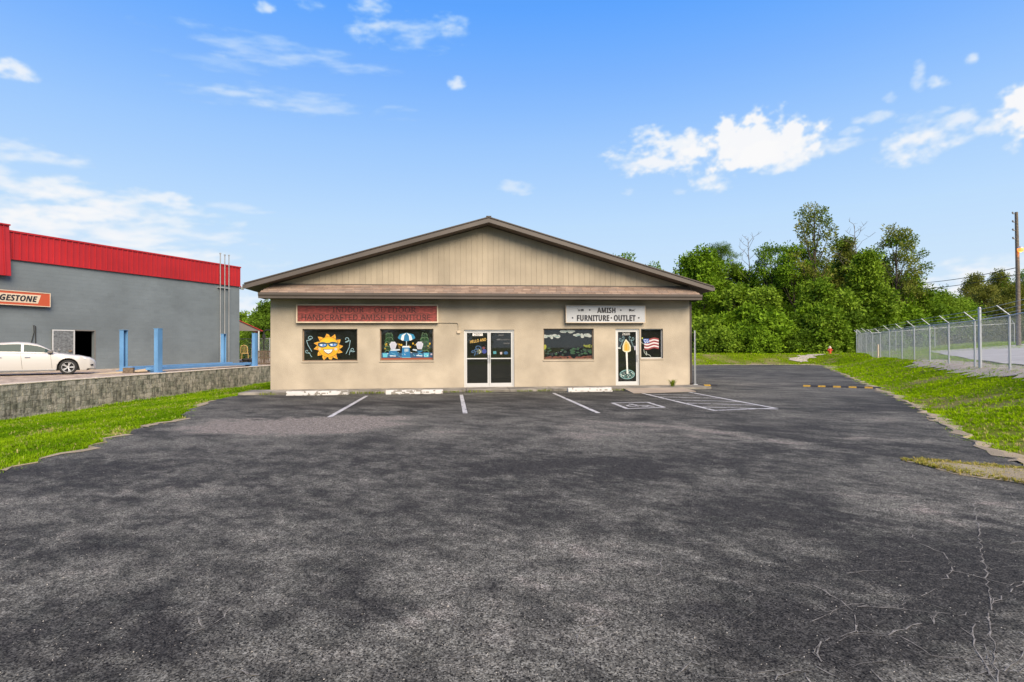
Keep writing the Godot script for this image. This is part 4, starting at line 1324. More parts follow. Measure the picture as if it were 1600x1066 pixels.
func build_shop() -> void:
	var t := thing("shop_building", "tan stucco shop with a low gabled roof and painted windows", "building")
	var top := 3.40
	var W := [[-6.70, -4.76, 1.085, 2.25], [-3.96, -2.02, 1.085, 2.25], [2.08, 4.01, 1.075, 2.25], [5.86, 6.73, 1.10, 2.24]]
	var D := [[-0.90, 0.97, SLAB, 2.21], [4.86, 5.80, SLAB, 2.24]]
	var s := Shape.new()
	holed_wall(s, -7.8, 7.8, 0.0, top, 0.0, -0.22, W + D)
	put(s, "front_wall", M.stucco, t)
	for x in [-7.8, 7.58]:
		s = Shape.new()
		s.span(x, x + 0.22, 0.0, 3.88, -18.0, -0.222)
		put(s, "side_wall", M.stucco, t)
	s = Shape.new()
	s.span(-7.578, 7.578, 0.0, 3.88, -18.0, -17.8)
	put(s, "rear_wall", M.stucco, t)
	s = Shape.new()
	s.span(-7.57, 7.57, -0.04, SLAB - 0.006, -17.79, -0.01)
	put(s, "floor_slab", M.inner_floor, t)
	s = Shape.new()
	s.span(-7.57, 7.57, 2.75, 2.85, -17.79, -0.225)
	put(s, "ceiling", M.inner, t)
	s = Shape.new()
	s.span(-7.57, 7.57, SLAB, 2.74, -6.2, -6.05)
	put(s, "partition", M.inner, t)
	# gable: grooved boards over a backing
	s = Shape.new()
	var under := func(x: float) -> float: return ROOF_Y - ROOF_SLOPE * absf(x) - 0.19
	s.prism(PackedVector2Array([Vector2(-7.78, 3.42), Vector2(7.78, 3.42), Vector2(7.78, under.call(7.78)), Vector2(0, under.call(0.0)), Vector2(-7.78, under.call(7.78))]), -0.2, -0.022)
	put(s, "gable_backing", M.siding_back, t)
	var bw := 0.2032
	var x := -7.72
	while x < 7.7:
		var a := x + 0.003
		var b := minf(x + bw - 0.003, 7.76)
		var q := [Vector2(a, 3.70), Vector2(b, 3.70), Vector2(b, under.call(b) - 0.004), Vector2(a, under.call(a) - 0.004)]
		if a < 0 and b > 0:
			q.insert(3, Vector2(0, under.call(0.0) - 0.004))
		s = Shape.new()
		s.prism(PackedVector2Array(q), -0.021, 0.004)
		put(s, "siding_board", M.siding[rng.randi() % 4], t)
		x += bw
	# roof: two slopes with an open overhang, boarded under, dark rake boards
	for sg in [-1.0, 1.0]:
		var e := 8.46
		s = Shape.new()
		var y0 := ROOF_Y
		var y1 := ROOF_Y - ROOF_SLOPE * e
		s.hexa([Vector3(0, y0 + 0.03, 0.63), Vector3(sg * (e + 0.04), y1 + 0.018, 0.63), Vector3(sg * (e + 0.04), y1 - 0.02, 0.63), Vector3(0, y0 - 0.008, 0.63), Vector3(0, y0 + 0.03, -18.6), Vector3(sg * (e + 0.04), y1 + 0.018, -18.6), Vector3(sg * (e + 0.04), y1 - 0.02, -18.6), Vector3(0, y0 - 0.008, -18.6)])
		put(s, "roof_slope", M.fascia, t)
		s = Shape.new()
		s.hexa([Vector3(0, y0 - 0.012, 0.60), Vector3(sg * e, y1 - 0.012, 0.60), Vector3(sg * e, y1 - 0.175, 0.60), Vector3(0, y0 - 0.175, 0.60), Vector3(0, y0 - 0.012, 0.565), Vector3(sg * e, y1 - 0.012, 0.565), Vector3(sg * e, y1 - 0.175, 0.565), Vector3(0, y0 - 0.175, 0.565)])
		put(s, "rake_board", M.gutter, t)
		s = Shape.new()
		s.hexa([Vector3(0, y0 - 0.14, 0.56), Vector3(sg * e, y1 - 0.14, 0.56), Vector3(sg * e, y1 - 0.165, 0.56), Vector3(0, y0 - 0.165, 0.56), Vector3(0, y0 - 0.14, -18.5), Vector3(sg * e, y1 - 0.14, -18.5), Vector3(sg * e, y1 - 0.165, -18.5), Vector3(0, y0 - 0.165, -18.5)])
		put(s, "soffit", M.soffit, t)
		s = Shape.new()
		s.span(minf(sg * 8.461, sg * 8.56), maxf(sg * 8.461, sg * 8.56), y1 - 0.16, y1 - 0.03, -18.6, 0.58)
		put(s, "eave_gutter", M.gutter, t)
	s = Shape.new()
	s.span(-0.09, 0.09, ROOF_Y + 0.022, ROOF_Y + 0.05, -18.6, 0.635)
	put(s, "ridge_cap", M.fascia, t)
	# the small shingled roof over the shopfront
	var pz := 0.62
	var py := 3.50
	var ty := 3.86
	var ex := 7.98
	var tx := 7.70
	s = Shape.new()
	s.hexa([Vector3(-ex, py - 0.03, pz), Vector3(ex, py - 0.03, pz), Vector3(tx, ty - 0.03, 0.006), Vector3(-tx, ty - 0.03, 0.006), Vector3(-ex, py - 0.10, pz), Vector3(ex, py - 0.10, pz), Vector3(tx, py - 0.10, 0.006), Vector3(-tx, py - 0.10, 0.006)])
	var deck := put(s, "canopy_deck", M.soffit, t)
	var rows := 5
	var sl := Vector3(0, ty - py, -pz)
	for j in rows:
		var f0 := float(j) / rows
		var f1 := float(j + 1.25) / rows
		var half := lerpf(ex, tx, f0 + 0.05)
		var u := -half
		var first := rng.randf_range(0.12, 0.32)
		while u < half - 0.02:
			var w := minf(first if u <= -half + 1e-4 else 0.325 + rng.randf_range(-0.02, 0.02), half - u)
			var p0 := Vector3(0, py, pz) + sl * f0
			var p1 := Vector3(0, py, pz) + sl * minf(f1, 1.0)
			var nn := Vector3(0, pz, ty - py).normalized()
			var lift := 0.010 + 0.003 * rng.randf()
			var g := 0.004
			s = Shape.new()
			s.hexa([Vector3(u + g, p0.y, p0.z) + nn * lift, Vector3(u + w - g, p0.y, p0.z) + nn * lift, Vector3(u + w - g, p1.y, p1.z) + nn * -0.002, Vector3(u + g, p1.y, p1.z) + nn * -0.002,
				Vector3(u + g, p0.y, p0.z) - nn * 0.012, Vector3(u + w - g, p0.y, p0.z) - nn * 0.012, Vector3(u + w - g, p1.y, p1.z) - nn * 0.012, Vector3(u + g, p1.y, p1.z) - nn * 0.012])
			put(s, "shingle", M.shingle[rng.randi() % 4], deck)
			u += w
	s = Shape.new()
	s.span(-tx, tx, 3.835, 3.875, 0.008, 0.05)
	put(s, "flashing", M.fascia, t)
	s = Shape.new()
	s.prism(PackedVector2Array([Vector2(pz + 0.012, 3.30), Vector2(pz + 0.07, 3.30), Vector2(pz + 0.075, 3.36), Vector2(pz + 0.11, 3.42), Vector2(pz + 0.115, 3.49), Vector2(pz + 0.012, 3.49)]), -ex - 0.02, ex + 0.02, Transform3D(Basis(Vector3(0, 0, 1), Vector3(0, 1, 0), Vector3(1, 0, 0)), Vector3.ZERO))
	put(s, "canopy_gutter", M.gutter, t)
	s = Shape.new()
	s.span(-ex, ex, 3.305, 3.40, pz - 0.03, pz + 0.01)
	for sg in [-1.0, 1.0]:
		s.span(minf(sg * ex, sg * (ex - 0.03)), maxf(sg * ex, sg * (ex - 0.03)), 3.305, 3.40, 0.004, pz - 0.032)
	put(s, "canopy_fascia", M.fascia, t)
	s = Shape.new()
	s.span(-ex + 0.035, ex - 0.035, 3.325, 3.345, 0.004, pz - 0.032)
	put(s, "canopy_soffit", M.soffit, t)
	# brown downpipe at the far corner
	s = Shape.new()
	s.box(Vector3(7.86, 1.68, -0.09), Vector3(0.10, 3.2, 0.075))
	s.box(Vector3(7.86, 0.14, -0.03), Vector3(0.10, 0.09, 0.2), Basis(Vector3.RIGHT, 0.4))
	put(s, "downpipe", M.fascia, t)
	# windows, with what is painted on their panes
	var prints := [sun_print(), patio_print(), cloud_print(), flag_print()]
	var notes := ["window painted with a smiling yellow sun in dark glasses", "window painted with a blue striped parasol and two garden chairs", "window painted with white clouds above green bushes", "narrow window painted with a waving striped flag"]
	for k in 4:
		var h: Array = W[k]
		s = Shape.new()
		frame(s, h[0] + 0.002, h[1] - 0.002, h[2] + 0.002, h[3] - 0.002, -0.16, -0.10, 0.035)
		var w := put(s, "window", M.bronze if k < 3 else M.aluminium, t)
		w.set_meta("label", notes[k])
		pane(h[0] + 0.03, h[1] - 0.03, h[2] + 0.03, h[3] - 0.03, -0.125, w)
		printed(prints[k], h[0] + 0.037, h[1] - 0.037, h[2] + 0.037, h[3] - 0.037, -0.118, "painting", w)
		s = Shape.new()
		s.span(h[0] - 0.02, h[1] + 0.02, h[2] - 0.05, h[2] - 0.003, -0.05, 0.025)
		put(s, "sill", M.stucco, w)
	# double door
	s = Shape.new()
	frame(s, D[0][0] + 0.002, D[0][1] - 0.002, SLAB, D[0][3] - 0.002, -0.16, -0.05, 0.05, 0.02)
	put(s, "door_frame", M.aluminium, t)
	var l := door_leaf(t, -0.845, 0.030, SLAB + 0.025, 2.155, -1.0)
	l.set_meta("label", "glass door leaf lettered in yellow")
	s = Shape.new()
	s.span(-0.58, -0.20, 1.985, 2.095, -0.0935, -0.090)
	put(s, "number_plate", M.white, l)
	lettering("2601", "Droid Sans", 400, V(0.27, 0.08), 0.006, l, "number", M.letter, Vector3(-0.39, 2.04, -0.0868))
	lettering("HELLO AND", "Droid Sans", 400, V(0.60, 0.105), 0.004, l, "lettering", mat(rgb(0.75, 0.48, 0.12), 0.6), Vector3(-0.375, 1.81, -0.088), 0.1, 0.16)
	var p := Print.new(270, 220, 0.8)
	for q in [[130, 60, 46], [100, 110, 34], [60, 130, 30]]:
		p.scroll(V(q[0], q[1]), q[2], 0.4, 1.0, V(q[0] + 20, q[1] + 60), 14, Color8(50, 90, 130))
	p.dot(160, 120, 44, 34, Color8(90, 100, 80))
	p.dot(225, 120, 34, 40, Color8(40, 60, 140))
	p.dot(215, 60, 22, 24, Color8(110, 50, 56))
	p.stroke([V(150, 90), V(172, 130), V(150, 160)], 12, Color8(196, 190, 160))
	printed(p, -0.72, -0.03, 1.20, 1.66, -0.0915, "painting", l)
	var l2 := door_leaf(t, 0.040, 0.915, SLAB + 0.025, 2.155, 1.0)
	l2.set_meta("label", "glass door leaf with small pale writing")
	p = Print.new(270, 300, 0.8)
	for q in [[100, 15, 60], [80, 70, 40], [140, 72, 100], [170, 120, 70]]:
		for k in 7:
			var xx: float = q[0] + q[2] * k / 6.0
			p.stroke([V(xx, q[1] + 16), V(xx + 5, q[1]), V(xx + 10, q[1] + 14)], 4, Color8(96, 98, 100))
	p.poly([V(30, 230), V(70, 226), V(74, 260), V(34, 264)], Color8(70, 150, 160))
	p.poly([V(120, 240), V(150, 236), V(150, 268), V(124, 270)], Color8(190, 180, 184))
	p.dot(200, 250, 28, 20, Color8(30, 84, 130))
	printed(p, 0.10, 0.86, 1.2, 2.08, -0.0915, "painting", l2)
	# single door with the painted lamp
	s = Shape.new()
	frame(s, D[1][0] + 0.002, D[1][1] - 0.002, SLAB, D[1][3] - 0.002, -0.16, -0.05, 0.045, 0.02)
	put(s, "door_frame", M.aluminium, t)
	var y1 := 2.19
	s = Shape.new()
	frame(s, 4.91, 5.75, SLAB + 0.025, y1, -0.115, -0.07, 0.065, 0.12)
	var l3 := put(s, "door", M.aluminium, t)
	l3.set_meta("label", "single glass door painted with a tall standing lamp")
	pane(4.97, 5.69, SLAB + 0.14, y1 - 0.06, -0.095, l3)
	printed(lamp_print(), 4.975, 5.685, SLAB + 0.145, y1 - 0.065, -0.0915, "painting", l3)
	lettering("2600", "Droid Sans", 400, V(0.30, 0.10), 0.005, l3, "number", M.white, Vector3(5.30, 2.045, -0.087))
	s = Shape.new()
	s.tube([Vector3(5.72, 1.0, -0.07), Vector3(5.72, 1.0, -0.02), Vector3(5.72, 1.25, -0.02), Vector3(5.72, 1.25, -0.07)], 0.012, 6)
	put(s, "handle", M.aluminium, l3)
	# conduit from the long sign to a junction box
	s = Shape.new()
	s.tube([Vector3(-1.9, 2.48, 0.022), Vector3(-1.2, 2.475, 0.022), Vector3(-1.13, 2.46, 0.022), Vector3(-1.1, 2.40, 0.022), Vector3(-1.1, 2.17, 0.022)], 0.018, 6)
	put(s, "conduit", M.stucco, t)
	s = Shape.new()
	s.cbox(Vector3(-1.1, 2.125, 0.03), Vector3(0.12, 0.10, 0.06), 0.01)
	put(s, "junction_box", M.cream, t)

func build_signs() -> void:
	var t := thing("shop_sign", "long cream framed sign with dark lettering on red brick pattern", "sign", Vector3(-4.36, 2.80, 0.0))
	var s := Shape.new()
	frame(s, -2.52, 2.52, -0.335, 0.335, 0.02, 0.15, 0.045)
	put(s, "sign_frame", M.cream, t)
	s = Shape.new()
	s.span(-2.474, 2.474, -0.289, 0.289, 0.004, 0.115)
	var im := Image.create(128, 128, false, Image.FORMAT_RGBA8)
	im.fill(Color8(116, 58, 54))
	var r := RandomNumberGenerator.new()
	r.seed = 15
	for j in 16:
		for i in 9:
			var k := r.randf_range(0.8, 1.2)
			im.fill_rect(Rect2i(i * 16 - (8 if j % 2 else 0), j * 8 + 1, 15, 6), Color8(int(134 * k), int(58 * k), int(53 * k)))
	var m := worn(mat(Color.WHITE, 0.7), ImageTexture.create_from_image(im), 1.35)
	put(s, "sign_face", m, t)
	lettering("INDOOR", "Droid Serif", 400, V(1.10, 0.19), 0.012, t, "lettering", M.letter_red, Vector3(-0.70, 0.14, 0.118))
	lettering("OUTDOOR", "Droid Serif", 400, V(1.50, 0.19), 0.012, t, "lettering", M.letter_red, Vector3(0.97, 0.135, 0.118))
	lettering("HANDCRAFTED AMISH FURNITURE", "Droid Sans", 400, V(4.56, 0.20), 0.012, t, "lettering", M.letter_red, Vector3(-0.05, -0.135, 0.118))
	t = thing("shop_sign", "white box sign with black lettering above the lamp door", "sign", Vector3(4.44, 2.79, 0.0))
	s = Shape.new()
	s.cbox(Vector3(0, 0, 0.09), Vector3(3.08, 0.66, 0.17), 0.02)
	put(s, "sign_box", M.sign_white, t)
	s = Shape.new()
	frame(s, -1.54, 1.54, -0.332, 0.332, 0.10, 0.184, 0.022)
	put(s, "sign_frame", M.cream, t)
	lettering("AMISH", "Droid Sans", 700, V(0.70, 0.20), 0.01, t, "lettering", M.letter, Vector3(0.02, 0.145, 0.178))
	lettering("FURNITURE", "Droid Sans", 700, V(1.24, 0.215), 0.01, t, "lettering", M.letter, Vector3(-0.49, -0.145, 0.178))
	lettering("OUTLET", "Droid Sans", 700, V(0.84, 0.215), 0.01, t, "lettering", M.letter, Vector3(0.73, -0.145, 0.178))
	for q in [[-0.62, 0.155], [0.58, 0.15], [-1.28, -0.14], [0.21, -0.14], [1.28, -0.14]]:
		s = Shape.new()
		s.lathe([Vector2(0.0, 0.006), Vector2(0.03, 0.006), Vector2(0.03, -0.006)], Transform3D(Basis(Vector3.RIGHT, PI / 2), Vector3(q[0], q[1], 0.180)), 8)
		put(s, "lettering_dot", M.letter, t)
	for sg in [-1.0, 1.0]:  # a small horse drawing a buggy at each end
		s = Shape.new()
		var o := Vector3(sg * 1.0 + 0.02, 0.15, 0)
		var xf := Transform3D(Basis(Vector3(sg, 0, 0), Vector3.UP, Vector3(0, 0, 1)), o)
		s.prism(PackedVector2Array([V(-0.13, -0.02), V(-0.06, -0.03), V(-0.02, -0.02), V(-0.02, 0.03), V(-0.12, 0.045)]), 0.1755, 0.183, xf)
		s.prism(PackedVector2Array([V(0.0, -0.02), V(0.08, -0.015), V(0.10, 0.03), V(0.135, 0.05), V(0.12, 0.06), V(0.08, 0.02), V(0.0, 0.015)]), 0.1755, 0.183, xf)
		for lx in [-0.11, -0.04, 0.012, 0.072]:
			s.prism(PackedVector2Array([V(lx, -0.055), V(lx + 0.014, -0.055), V(lx + 0.018, -0.015), V(lx + 0.002, -0.015)]), 0.1755, 0.183, xf)
		put(s, "emblem", M.letter, t)

func build_walk() -> void:
	var s := Shape.new()
	# walk in slabs with open joints
	var x := -8.45
	var walk := Node3D.new()
	walk.name = "pavement"
	add_child(walk)
	walk.set_meta("kind", "structure")
	while x < 8.0:
		var w := minf(1.52, 8.05 - x)
		s = Shape.new()
		s.cbox(Vector3(x + w / 2, SLAB / 2 - 0.035, 0.66), Vector3(w - 0.012, SLAB + 0.07, 1.30), 0.012)
		put(s, "slab", M.concrete, walk)
		x += w
	s = Shape.new()
	s.hexa([Vector3(4.75, 0.072, 1.32), Vector3(6.95, 0.072, 1.32), Vector3(6.95, -0.02, 1.32), Vector3(4.75, -0.02, 1.32), Vector3(4.65, 0.010, 2.75), Vector3(7.0, 0.010, 2.35), Vector3(7.0, -0.02, 2.35), Vector3(4.65, -0.02, 2.75)])
	put(s, "ramp", M.ramp, walk)

func painted(s: Shape, a: Vector2, b: Vector2, w: float, gone: float, y := 0.005) -> void:
	# a painted stripe, worn through here and there
	var l := a.distance_to(b)
	var d := (b - a) / l
	var o := d.orthogonal()
	var n1 := maxi(1, int(l / 0.05))
	var n2 := 3
	for i in n1:
		for j in n2:
			var p := a + d * (l * i / n1) + o * w * (float(j) / n2 - 0.5)
			var c := a + d * (l * (i + 0.5) / n1) + o * w * ((j + 0.5) / n2 - 0.5)
			var q := noise_a.get_noise_2d(c.x * 14.0, c.y * 14.0) + (0.12 if j != 1 else 0.0)
			if q > 0.55 - gone:
				continue
			var e := d * (l / n1)
			var f := o * w / n2
			var b0 := 0.60 - 0.14 * clampf(q + 0.3, 0, 1)
			s.col = rgb(b0, b0 * 0.985, b0 * 0.95)
			s.quad(Vector3(p.x, y, p.y), Vector3(p.x + e.x, y, p.y + e.y), Vector3(p.x + e.x + f.x, y, p.y + e.y + f.y), Vector3(p.x + f.x, y, p.y + f.y), Vector3.UP)

func build_markings() -> void:
	var s := Shape.new()
	for q in [[-4.10, 2.3, 8.0], [-1.05, 2.4, 7.7], [2.05, 2.2, 8.1], [4.95, 2.8, 8.05], [6.65, 2.6, 7.75]]:
		painted(s, V(q[0], q[1]), V(q[0], q[2]), 0.11, 0.0)
	painted(s, V(4.90, 8.0), V(6.72, 7.72), 0.11, 0.05, 0.0055)
	for k in 5:  # hatching of the access aisle
		painted(s, V(5.02, 3.2 + k * 1.0), V(6.58, 3.9 + k * 1.02), 0.09, 0.12)
	# square with the wheelchair sign
	var c := [V(3.05, 5.81), V(4.06, 5.79), V(4.02, 7.14), V(3.0, 7.30)]
	for k in 4:
		painted(s, c[k], c[(k + 1) % 4], 0.10, 0.0, 0.005 + 0.0004 * k)
	var o := V(3.5, 6.55)
	var ring := []
	for k in 10:
		var a := 0.5 + k * 0.5
		ring.append(o + V(cos(a) * 0.27 - 0.02, sin(a) * 0.27 + 0.12))
	for k in 9:
		painted(s, ring[k], ring[k + 1], 0.07, 0.0, 0.0062)
	painted(s, o + V(-0.05, -0.42), o + V(-0.05, -0.30), 0.13, 0.0, 0.0062)
	painted(s, o + V(-0.05, -0.24), o + V(-0.02, 0.10), 0.09, 0.0, 0.0066)
	painted(s, o + V(-0.02, 0.08), o + V(0.22, 0.08), 0.08, 0.0, 0.0070)
	painted(s, o + V(0.22, 0.08), o + V(0.34, 0.36), 0.08, 0.0, 0.0074)
	setting(s, "parking_markings", M.paint)

func build_stops() -> void:
	var n := 0
	for q in [[-6.78, -4.80, 1.66, "worn white concrete wheel stop below the painted sun window", -0.02], [-3.55, -1.66, 1.72, "white concrete wheel stop between the parasol window and the double door", 0.0], [2.64, 4.20, 1.74, "chipped white concrete wheel stop below the painted clouds window", 0.0]]:
		var mid := Vector3((q[0] + q[1]) / 2, 0, q[2])
		var t := thing("wheel_stop", q[3], "wheel stop", mid, "wheel stops in front of the shop")
		t.rotation.y = q[4]
		var s := Shape.new()
		var l: float = q[1] - q[0]
		var r := RandomNumberGenerator.new()
		r.seed = 50 + n
		var prof := [V(-0.105, 0.0), V(-0.10, 0.04), V(-0.07, 0.125), V(-0.05, 0.14), V(0.05, 0.14), V(0.07, 0.125), V(0.10, 0.04), V(0.105, 0.0)]
		var steps := int(l / 0.035)
		for i in steps:
			for k in prof.size() - 1:
				for h in 2:
					var x0 := -l / 2 + l * i / steps
					var x1 := -l / 2 + l * (i + 1) / steps
					var a: Vector2 = prof[k].lerp(prof[k + 1], h / 2.0)
					var b: Vector2 = prof[k].lerp(prof[k + 1], (h + 1) / 2.0)
					var chip := noise_a.get_noise_3d(x0 * 16.0 + n * 50.0, a.y * 40.0, a.x * 30.0) + 0.5 * noise_a.get_noise_3d(x0 * 5.0 + n * 50.0, 0.0, 7.0)
					s.col = rgb(0.64, 0.63, 0.60) if chip < [0.08, 0.20, 0.22][n] else rgb(0.25, 0.23, 0.19)
					var o := Vector3(0, b.x - a.x, -(b.y - a.y)) * (-1.0)
					s.quad(Vector3(x0, a.y, a.x), Vector3(x1, a.y, a.x), Vector3(x1, b.y, b.x), Vector3(x0, b.y, b.x), Vector3(0, (a.y + b.y) / 2 - 0.05, (a.x + b.x) / 2))
		for sg in [-1.0, 1.0]:
			var fan := PackedVector2Array()
			for p in prof:
				fan.append(p)
			var ids := Geometry2D.triangulate_polygon(fan)
			s.col = rgb(0.70, 0.69, 0.66)
			for i in range(0, ids.size(), 3):
				s.tri(Vector3(sg * l / 2, fan[ids[i]].y, fan[ids[i]].x), Vector3(sg * l / 2, fan[ids[i + 1]].y, fan[ids[i + 1]].x), Vector3(sg * l / 2, fan[ids[i + 2]].y, fan[ids[i + 2]].x), Vector3(sg, 0, 0))
		put(s, "bar", M.paint, t)
		s = Shape.new()
		for x in [-l * 0.32, l * 0.32]:
			s.lathe([Vector2(0.0, 0.146), Vector2(0.016, 0.146), Vector2(0.016, 0.13)], Transform3D(Basis(), Vector3(x, 0, 0)), 8)
		put(s, "anchor_pin", M.steel, t)
		n += 1


# ---------------------------------------------------------------- the garage on its raised lot
var garage_o := Vector3.ZERO
var garage_b := Basis()

func on_garage(px: float, py: float) -> Vector2:  # a pixel on the garage's long wall: metres along it and above the lot
	var d := ray(px, py)
	var n := garage_b.z
	var p := CAM + d * ((garage_o - CAM).dot(n) / d.dot(n))
	var q := p - garage_o
	return Vector2(q.dot(garage_b.x), q.y)

func build_garage() -> void:
	var g0 := at(0, 578, 28.3)
	var g1 := at(374, 569, 41.9)
	garage_o = Vector3(g0.x, LOT, g0.z)
	var x := Vector3(g1.x - g0.x, 0, g1.z - g0.z).normalized()
	garage_b = Basis(x, Vector3.UP, x.cross(Vector3.UP))
	var t := thing("garage_building", "grey block garage with a red ribbed metal band round the top", "building", garage_o)
	t.basis = garage_b
	var L := on_garage(374, 500).x
	var top := (on_garage(20, 362).y + on_garage(370, 419.5).y) / 2
	var red := (on_garage(20, 405.5).y + on_garage(370, 446).y) / 2
	var d0 := on_garage(116, 517)
	var d1 := on_garage(147, 577)
	var hole := [d0.x, d1.x, 0.0, d0.y]
	var X0 := -9.0
	var s := Shape.new()
	holed_wall(s, X0, L, 0.0, top - 0.05, -0.0035, -0.22, [hole])
	put(s, "long_wall", M.garage, t)
	s = Shape.new()   # the courses of painted block, a shallow joint between them
	var rows := int(red / 0.2) + 1
	for j in rows:
		var u := X0 + (0.2 if j % 2 else 0.0)
		while u < L - 0.05:
			var a := u + 0.003
			var b := minf(u + 0.398, L)
			var y0 := j * 0.2 + 0.003
			var y1 := minf(j * 0.2 + 0.198, red + 0.05)
			u += 0.4
			if b > hole[0] and a < hole[1] and y0 < hole[3]:
				if a < hole[0] - 0.05:
					b = hole[0]
				elif b > hole[1] + 0.05:
					a = hole[1]
				else:
					continue
			var q := 1.0 + rng.randf_range(-0.06, 0.06)
			s.col = rgb(q, q, q)
			var z := rng.randf_range(-0.0008, 0.0008)
			var e := 0.003
			var f := [Vector3(a + e, y0 + e, z), Vector3(b - e, y0 + e, z), Vector3(b - e, y1 - e, z), Vector3(a + e, y1 - e, z)]
			var k := [Vector3(a, y0, -0.004), Vector3(b, y0, -0.004), Vector3(b, y1, -0.004), Vector3(a, y1, -0.004)]
			s.quad(f[0], f[1], f[2], f[3], Vector3(0, 0, 1))
			var o := [Vector3.DOWN, Vector3.RIGHT, Vector3.UP, Vector3.LEFT]
			for m in 4:
				s.quad(f[m], f[(m + 1) % 4], k[(m + 1) % 4], k[m], o[m] + Vector3(0, 0, 0.5))
	var bl := put(s, "wall_blocks", M.garage, t)
	bl.set_meta("kind", "stuff")
	s = Shape.new()
	s.span(L - 0.22, L - 0.002, 0.0, top - 0.05, -15.0, -0.222)
	put(s, "end_wall", M.garage, t)
	s = Shape.new()
	s.span(X0, L - 0.222, 0.0, top - 0.05, -15.0, -14.8)
	s.span(X0, X0 + 0.2, 0.0, top - 0.05, -14.79, -0.222)
	put(s, "rear_wall", M.garage, t)
	s = Shape.new()
	s.span(X0 + 0.01, L - 0.01, top - 0.35, top - 0.15, -14.79, -0.23)
	put(s, "roof", M.grey_sheet, t)
	s = Shape.new()
	s.span(X0 + 0.21, L - 0.23, 0.002, 0.02, -14.79, -0.02)
	put(s, "floor", M.inner_floor, t)
	# red band: ribbed sheets and a cap
	var u := X0
	while u < L:
		var w := minf(0.305, L + 0.03 - u)
		s = Shape.new()
		s.prism(PackedVector2Array([V(u, 0.012), V(u + w - 0.002, 0.012), V(u + w - 0.002, 0.065), V(u + w * 0.55, 0.065), V(u + w * 0.48, 0.068), V(u + 0.075, 0.068), V(u + 0.055, 0.105), V(u + 0.015, 0.105), V(u, 0.07)]), red, top, Transform3D(Basis(Vector3(1, 0, 0), Vector3(0, 0, 1), Vector3(0, 1, 0)), Vector3.ZERO))
		put(s, "band_panel", M.red, t)
		u += 0.305
	s = Shape.new()
	s.span(X0, L + 0.05, top + 0.002, top + 0.09, -0.1, 0.12)
	put(s, "band_cap", M.red_edge, t)
	s = Shape.new()
	s.span(X0, L + 0.04, red - 0.05, red - 0.002, 0.004, 0.11)
	put(s, "band_trim", M.red_edge, t)
	# the canopy band at the road end juts out
	var cu := on_garage(11, 400).x
	var ch := on_garage(9, 353).y
	var cl := on_garage(13, 432).y
	u = cu
	while u > X0:
		s = Shape.new()
		var a := u - 0.3
		for q in [[a + 0.0, u - 0.002, 0.0], [a + 0.02, a + 0.07, 0.04]]:
			s.hexa([Vector3(q[0], cl, 0.34 + q[2]), Vector3(q[1], cl, 0.34 + q[2]), Vector3(q[1], ch, 0.16 + q[2]), Vector3(q[0], ch, 0.16 + q[2]), Vector3(q[0], cl, 0.13), Vector3(q[1], cl, 0.13), Vector3(q[1], ch, 0.13), Vector3(q[0], ch, 0.13)])
		put(s, "canopy_panel", M.red, t)
		u -= 0.3
	s = Shape.new()
	s.span(X0, cu + 0.02, ch + 0.002, ch + 0.07, 0.02, 0.24)
	put(s, "canopy_cap", M.red_edge, t)
	# steel door folded back against the wall
	var p0 := on_garage(80, 515)
	s = Shape.new()
	s.span(p0.x, d0.x - 0.02, 0.04, p0.y, 0.03, 0.065)
	var door := put(s, "door", M.door_sheet, t)
	s = Shape.new()
	frame(s, p0.x + 0.002, d0.x - 0.022, 0.042, p0.y - 0.002, 0.066, 0.078, 0.06)
	put(s, "door_edge", M.door_edge, door)
	s = Shape.new()
	s.box(Vector3(d0.x - 0.25, 1.05, 0.085), Vector3(0.16, 0.10, 0.035))
	s.tube([Vector3(d0.x - 0.22, 1.06, 0.1), Vector3(d0.x - 0.22, 1.06, 0.15)], 0.03, 8)
	put(s, "lock", M.bronze, door)
	s = Shape.new()
	s.lathe([V(0, 0.03), V(0.06, 0.02), V(0.07, 0.0)], Transform3D(Basis(Vector3.RIGHT, PI / 2), Vector3(p0.x + 0.35, 1.12, 0.066)), 10)
	put(s, "handle", M.steel, door)
	s = Shape.new()
	frame(s, hole[0] - 0.06, hole[1] + 0.06, -0.05, hole[3] + 0.06, 0.004, 0.022, 0.055, 0.01)
	put(s, "door_frame", M.grey_sheet, t)
	# three vent pipes rising past the roof
	for q in [[341, 396.5], [348, 399], [354.5, 399.5]]:
		var c := on_garage(q[0], q[1])
		s = Shape.new()
		s.tube([Vector3(c.x, 0.0, 0.19), Vector3(c.x, c.y, 0.19)], 0.034, 8)
		s.lathe([V(0.0, 0.05), V(0.06, 0.04), V(0.06, -0.03), V(0.04, -0.03)], Transform3D(Basis(), Vector3(c.x, c.y, 0.19)), 8)
		put(s, "vent_pipe", M.steel, t)
	s = Shape.new()
	var c0 := on_garage(339, 480)
	var c1 := on_garage(357, 480)
	for y in [red - 0.3]:
		s.span(c0.x, c1.x, y, y + 0.05, 0.004, 0.155)
	put(s, "pipe_bracket", M.galv, t)
	# hose and tap on the wall
	s = Shape.new()
	var h := on_garage(55, 510)
	var h2 := on_garage(48, 536)
	s.tube([Vector3(h.x, 0.6, 0.03), Vector3(h.x, h.y, 0.03), Vector3(h.x - 0.1, h.y + 0.05, 0.04), Vector3(h2.x + 0.12, h.y - 0.3, 0.05), Vector3(h2.x, h2.y, 0.04), Vector3(h2.x + 0.06, 0.7, 0.04)], 0.02, 5)
	put(s, "hose", M.rubber, t)
	# floodlight at the far corner
	s = Shape.new()
	var fl := Vector3(L + 0.20, red - 0.10, -0.1)
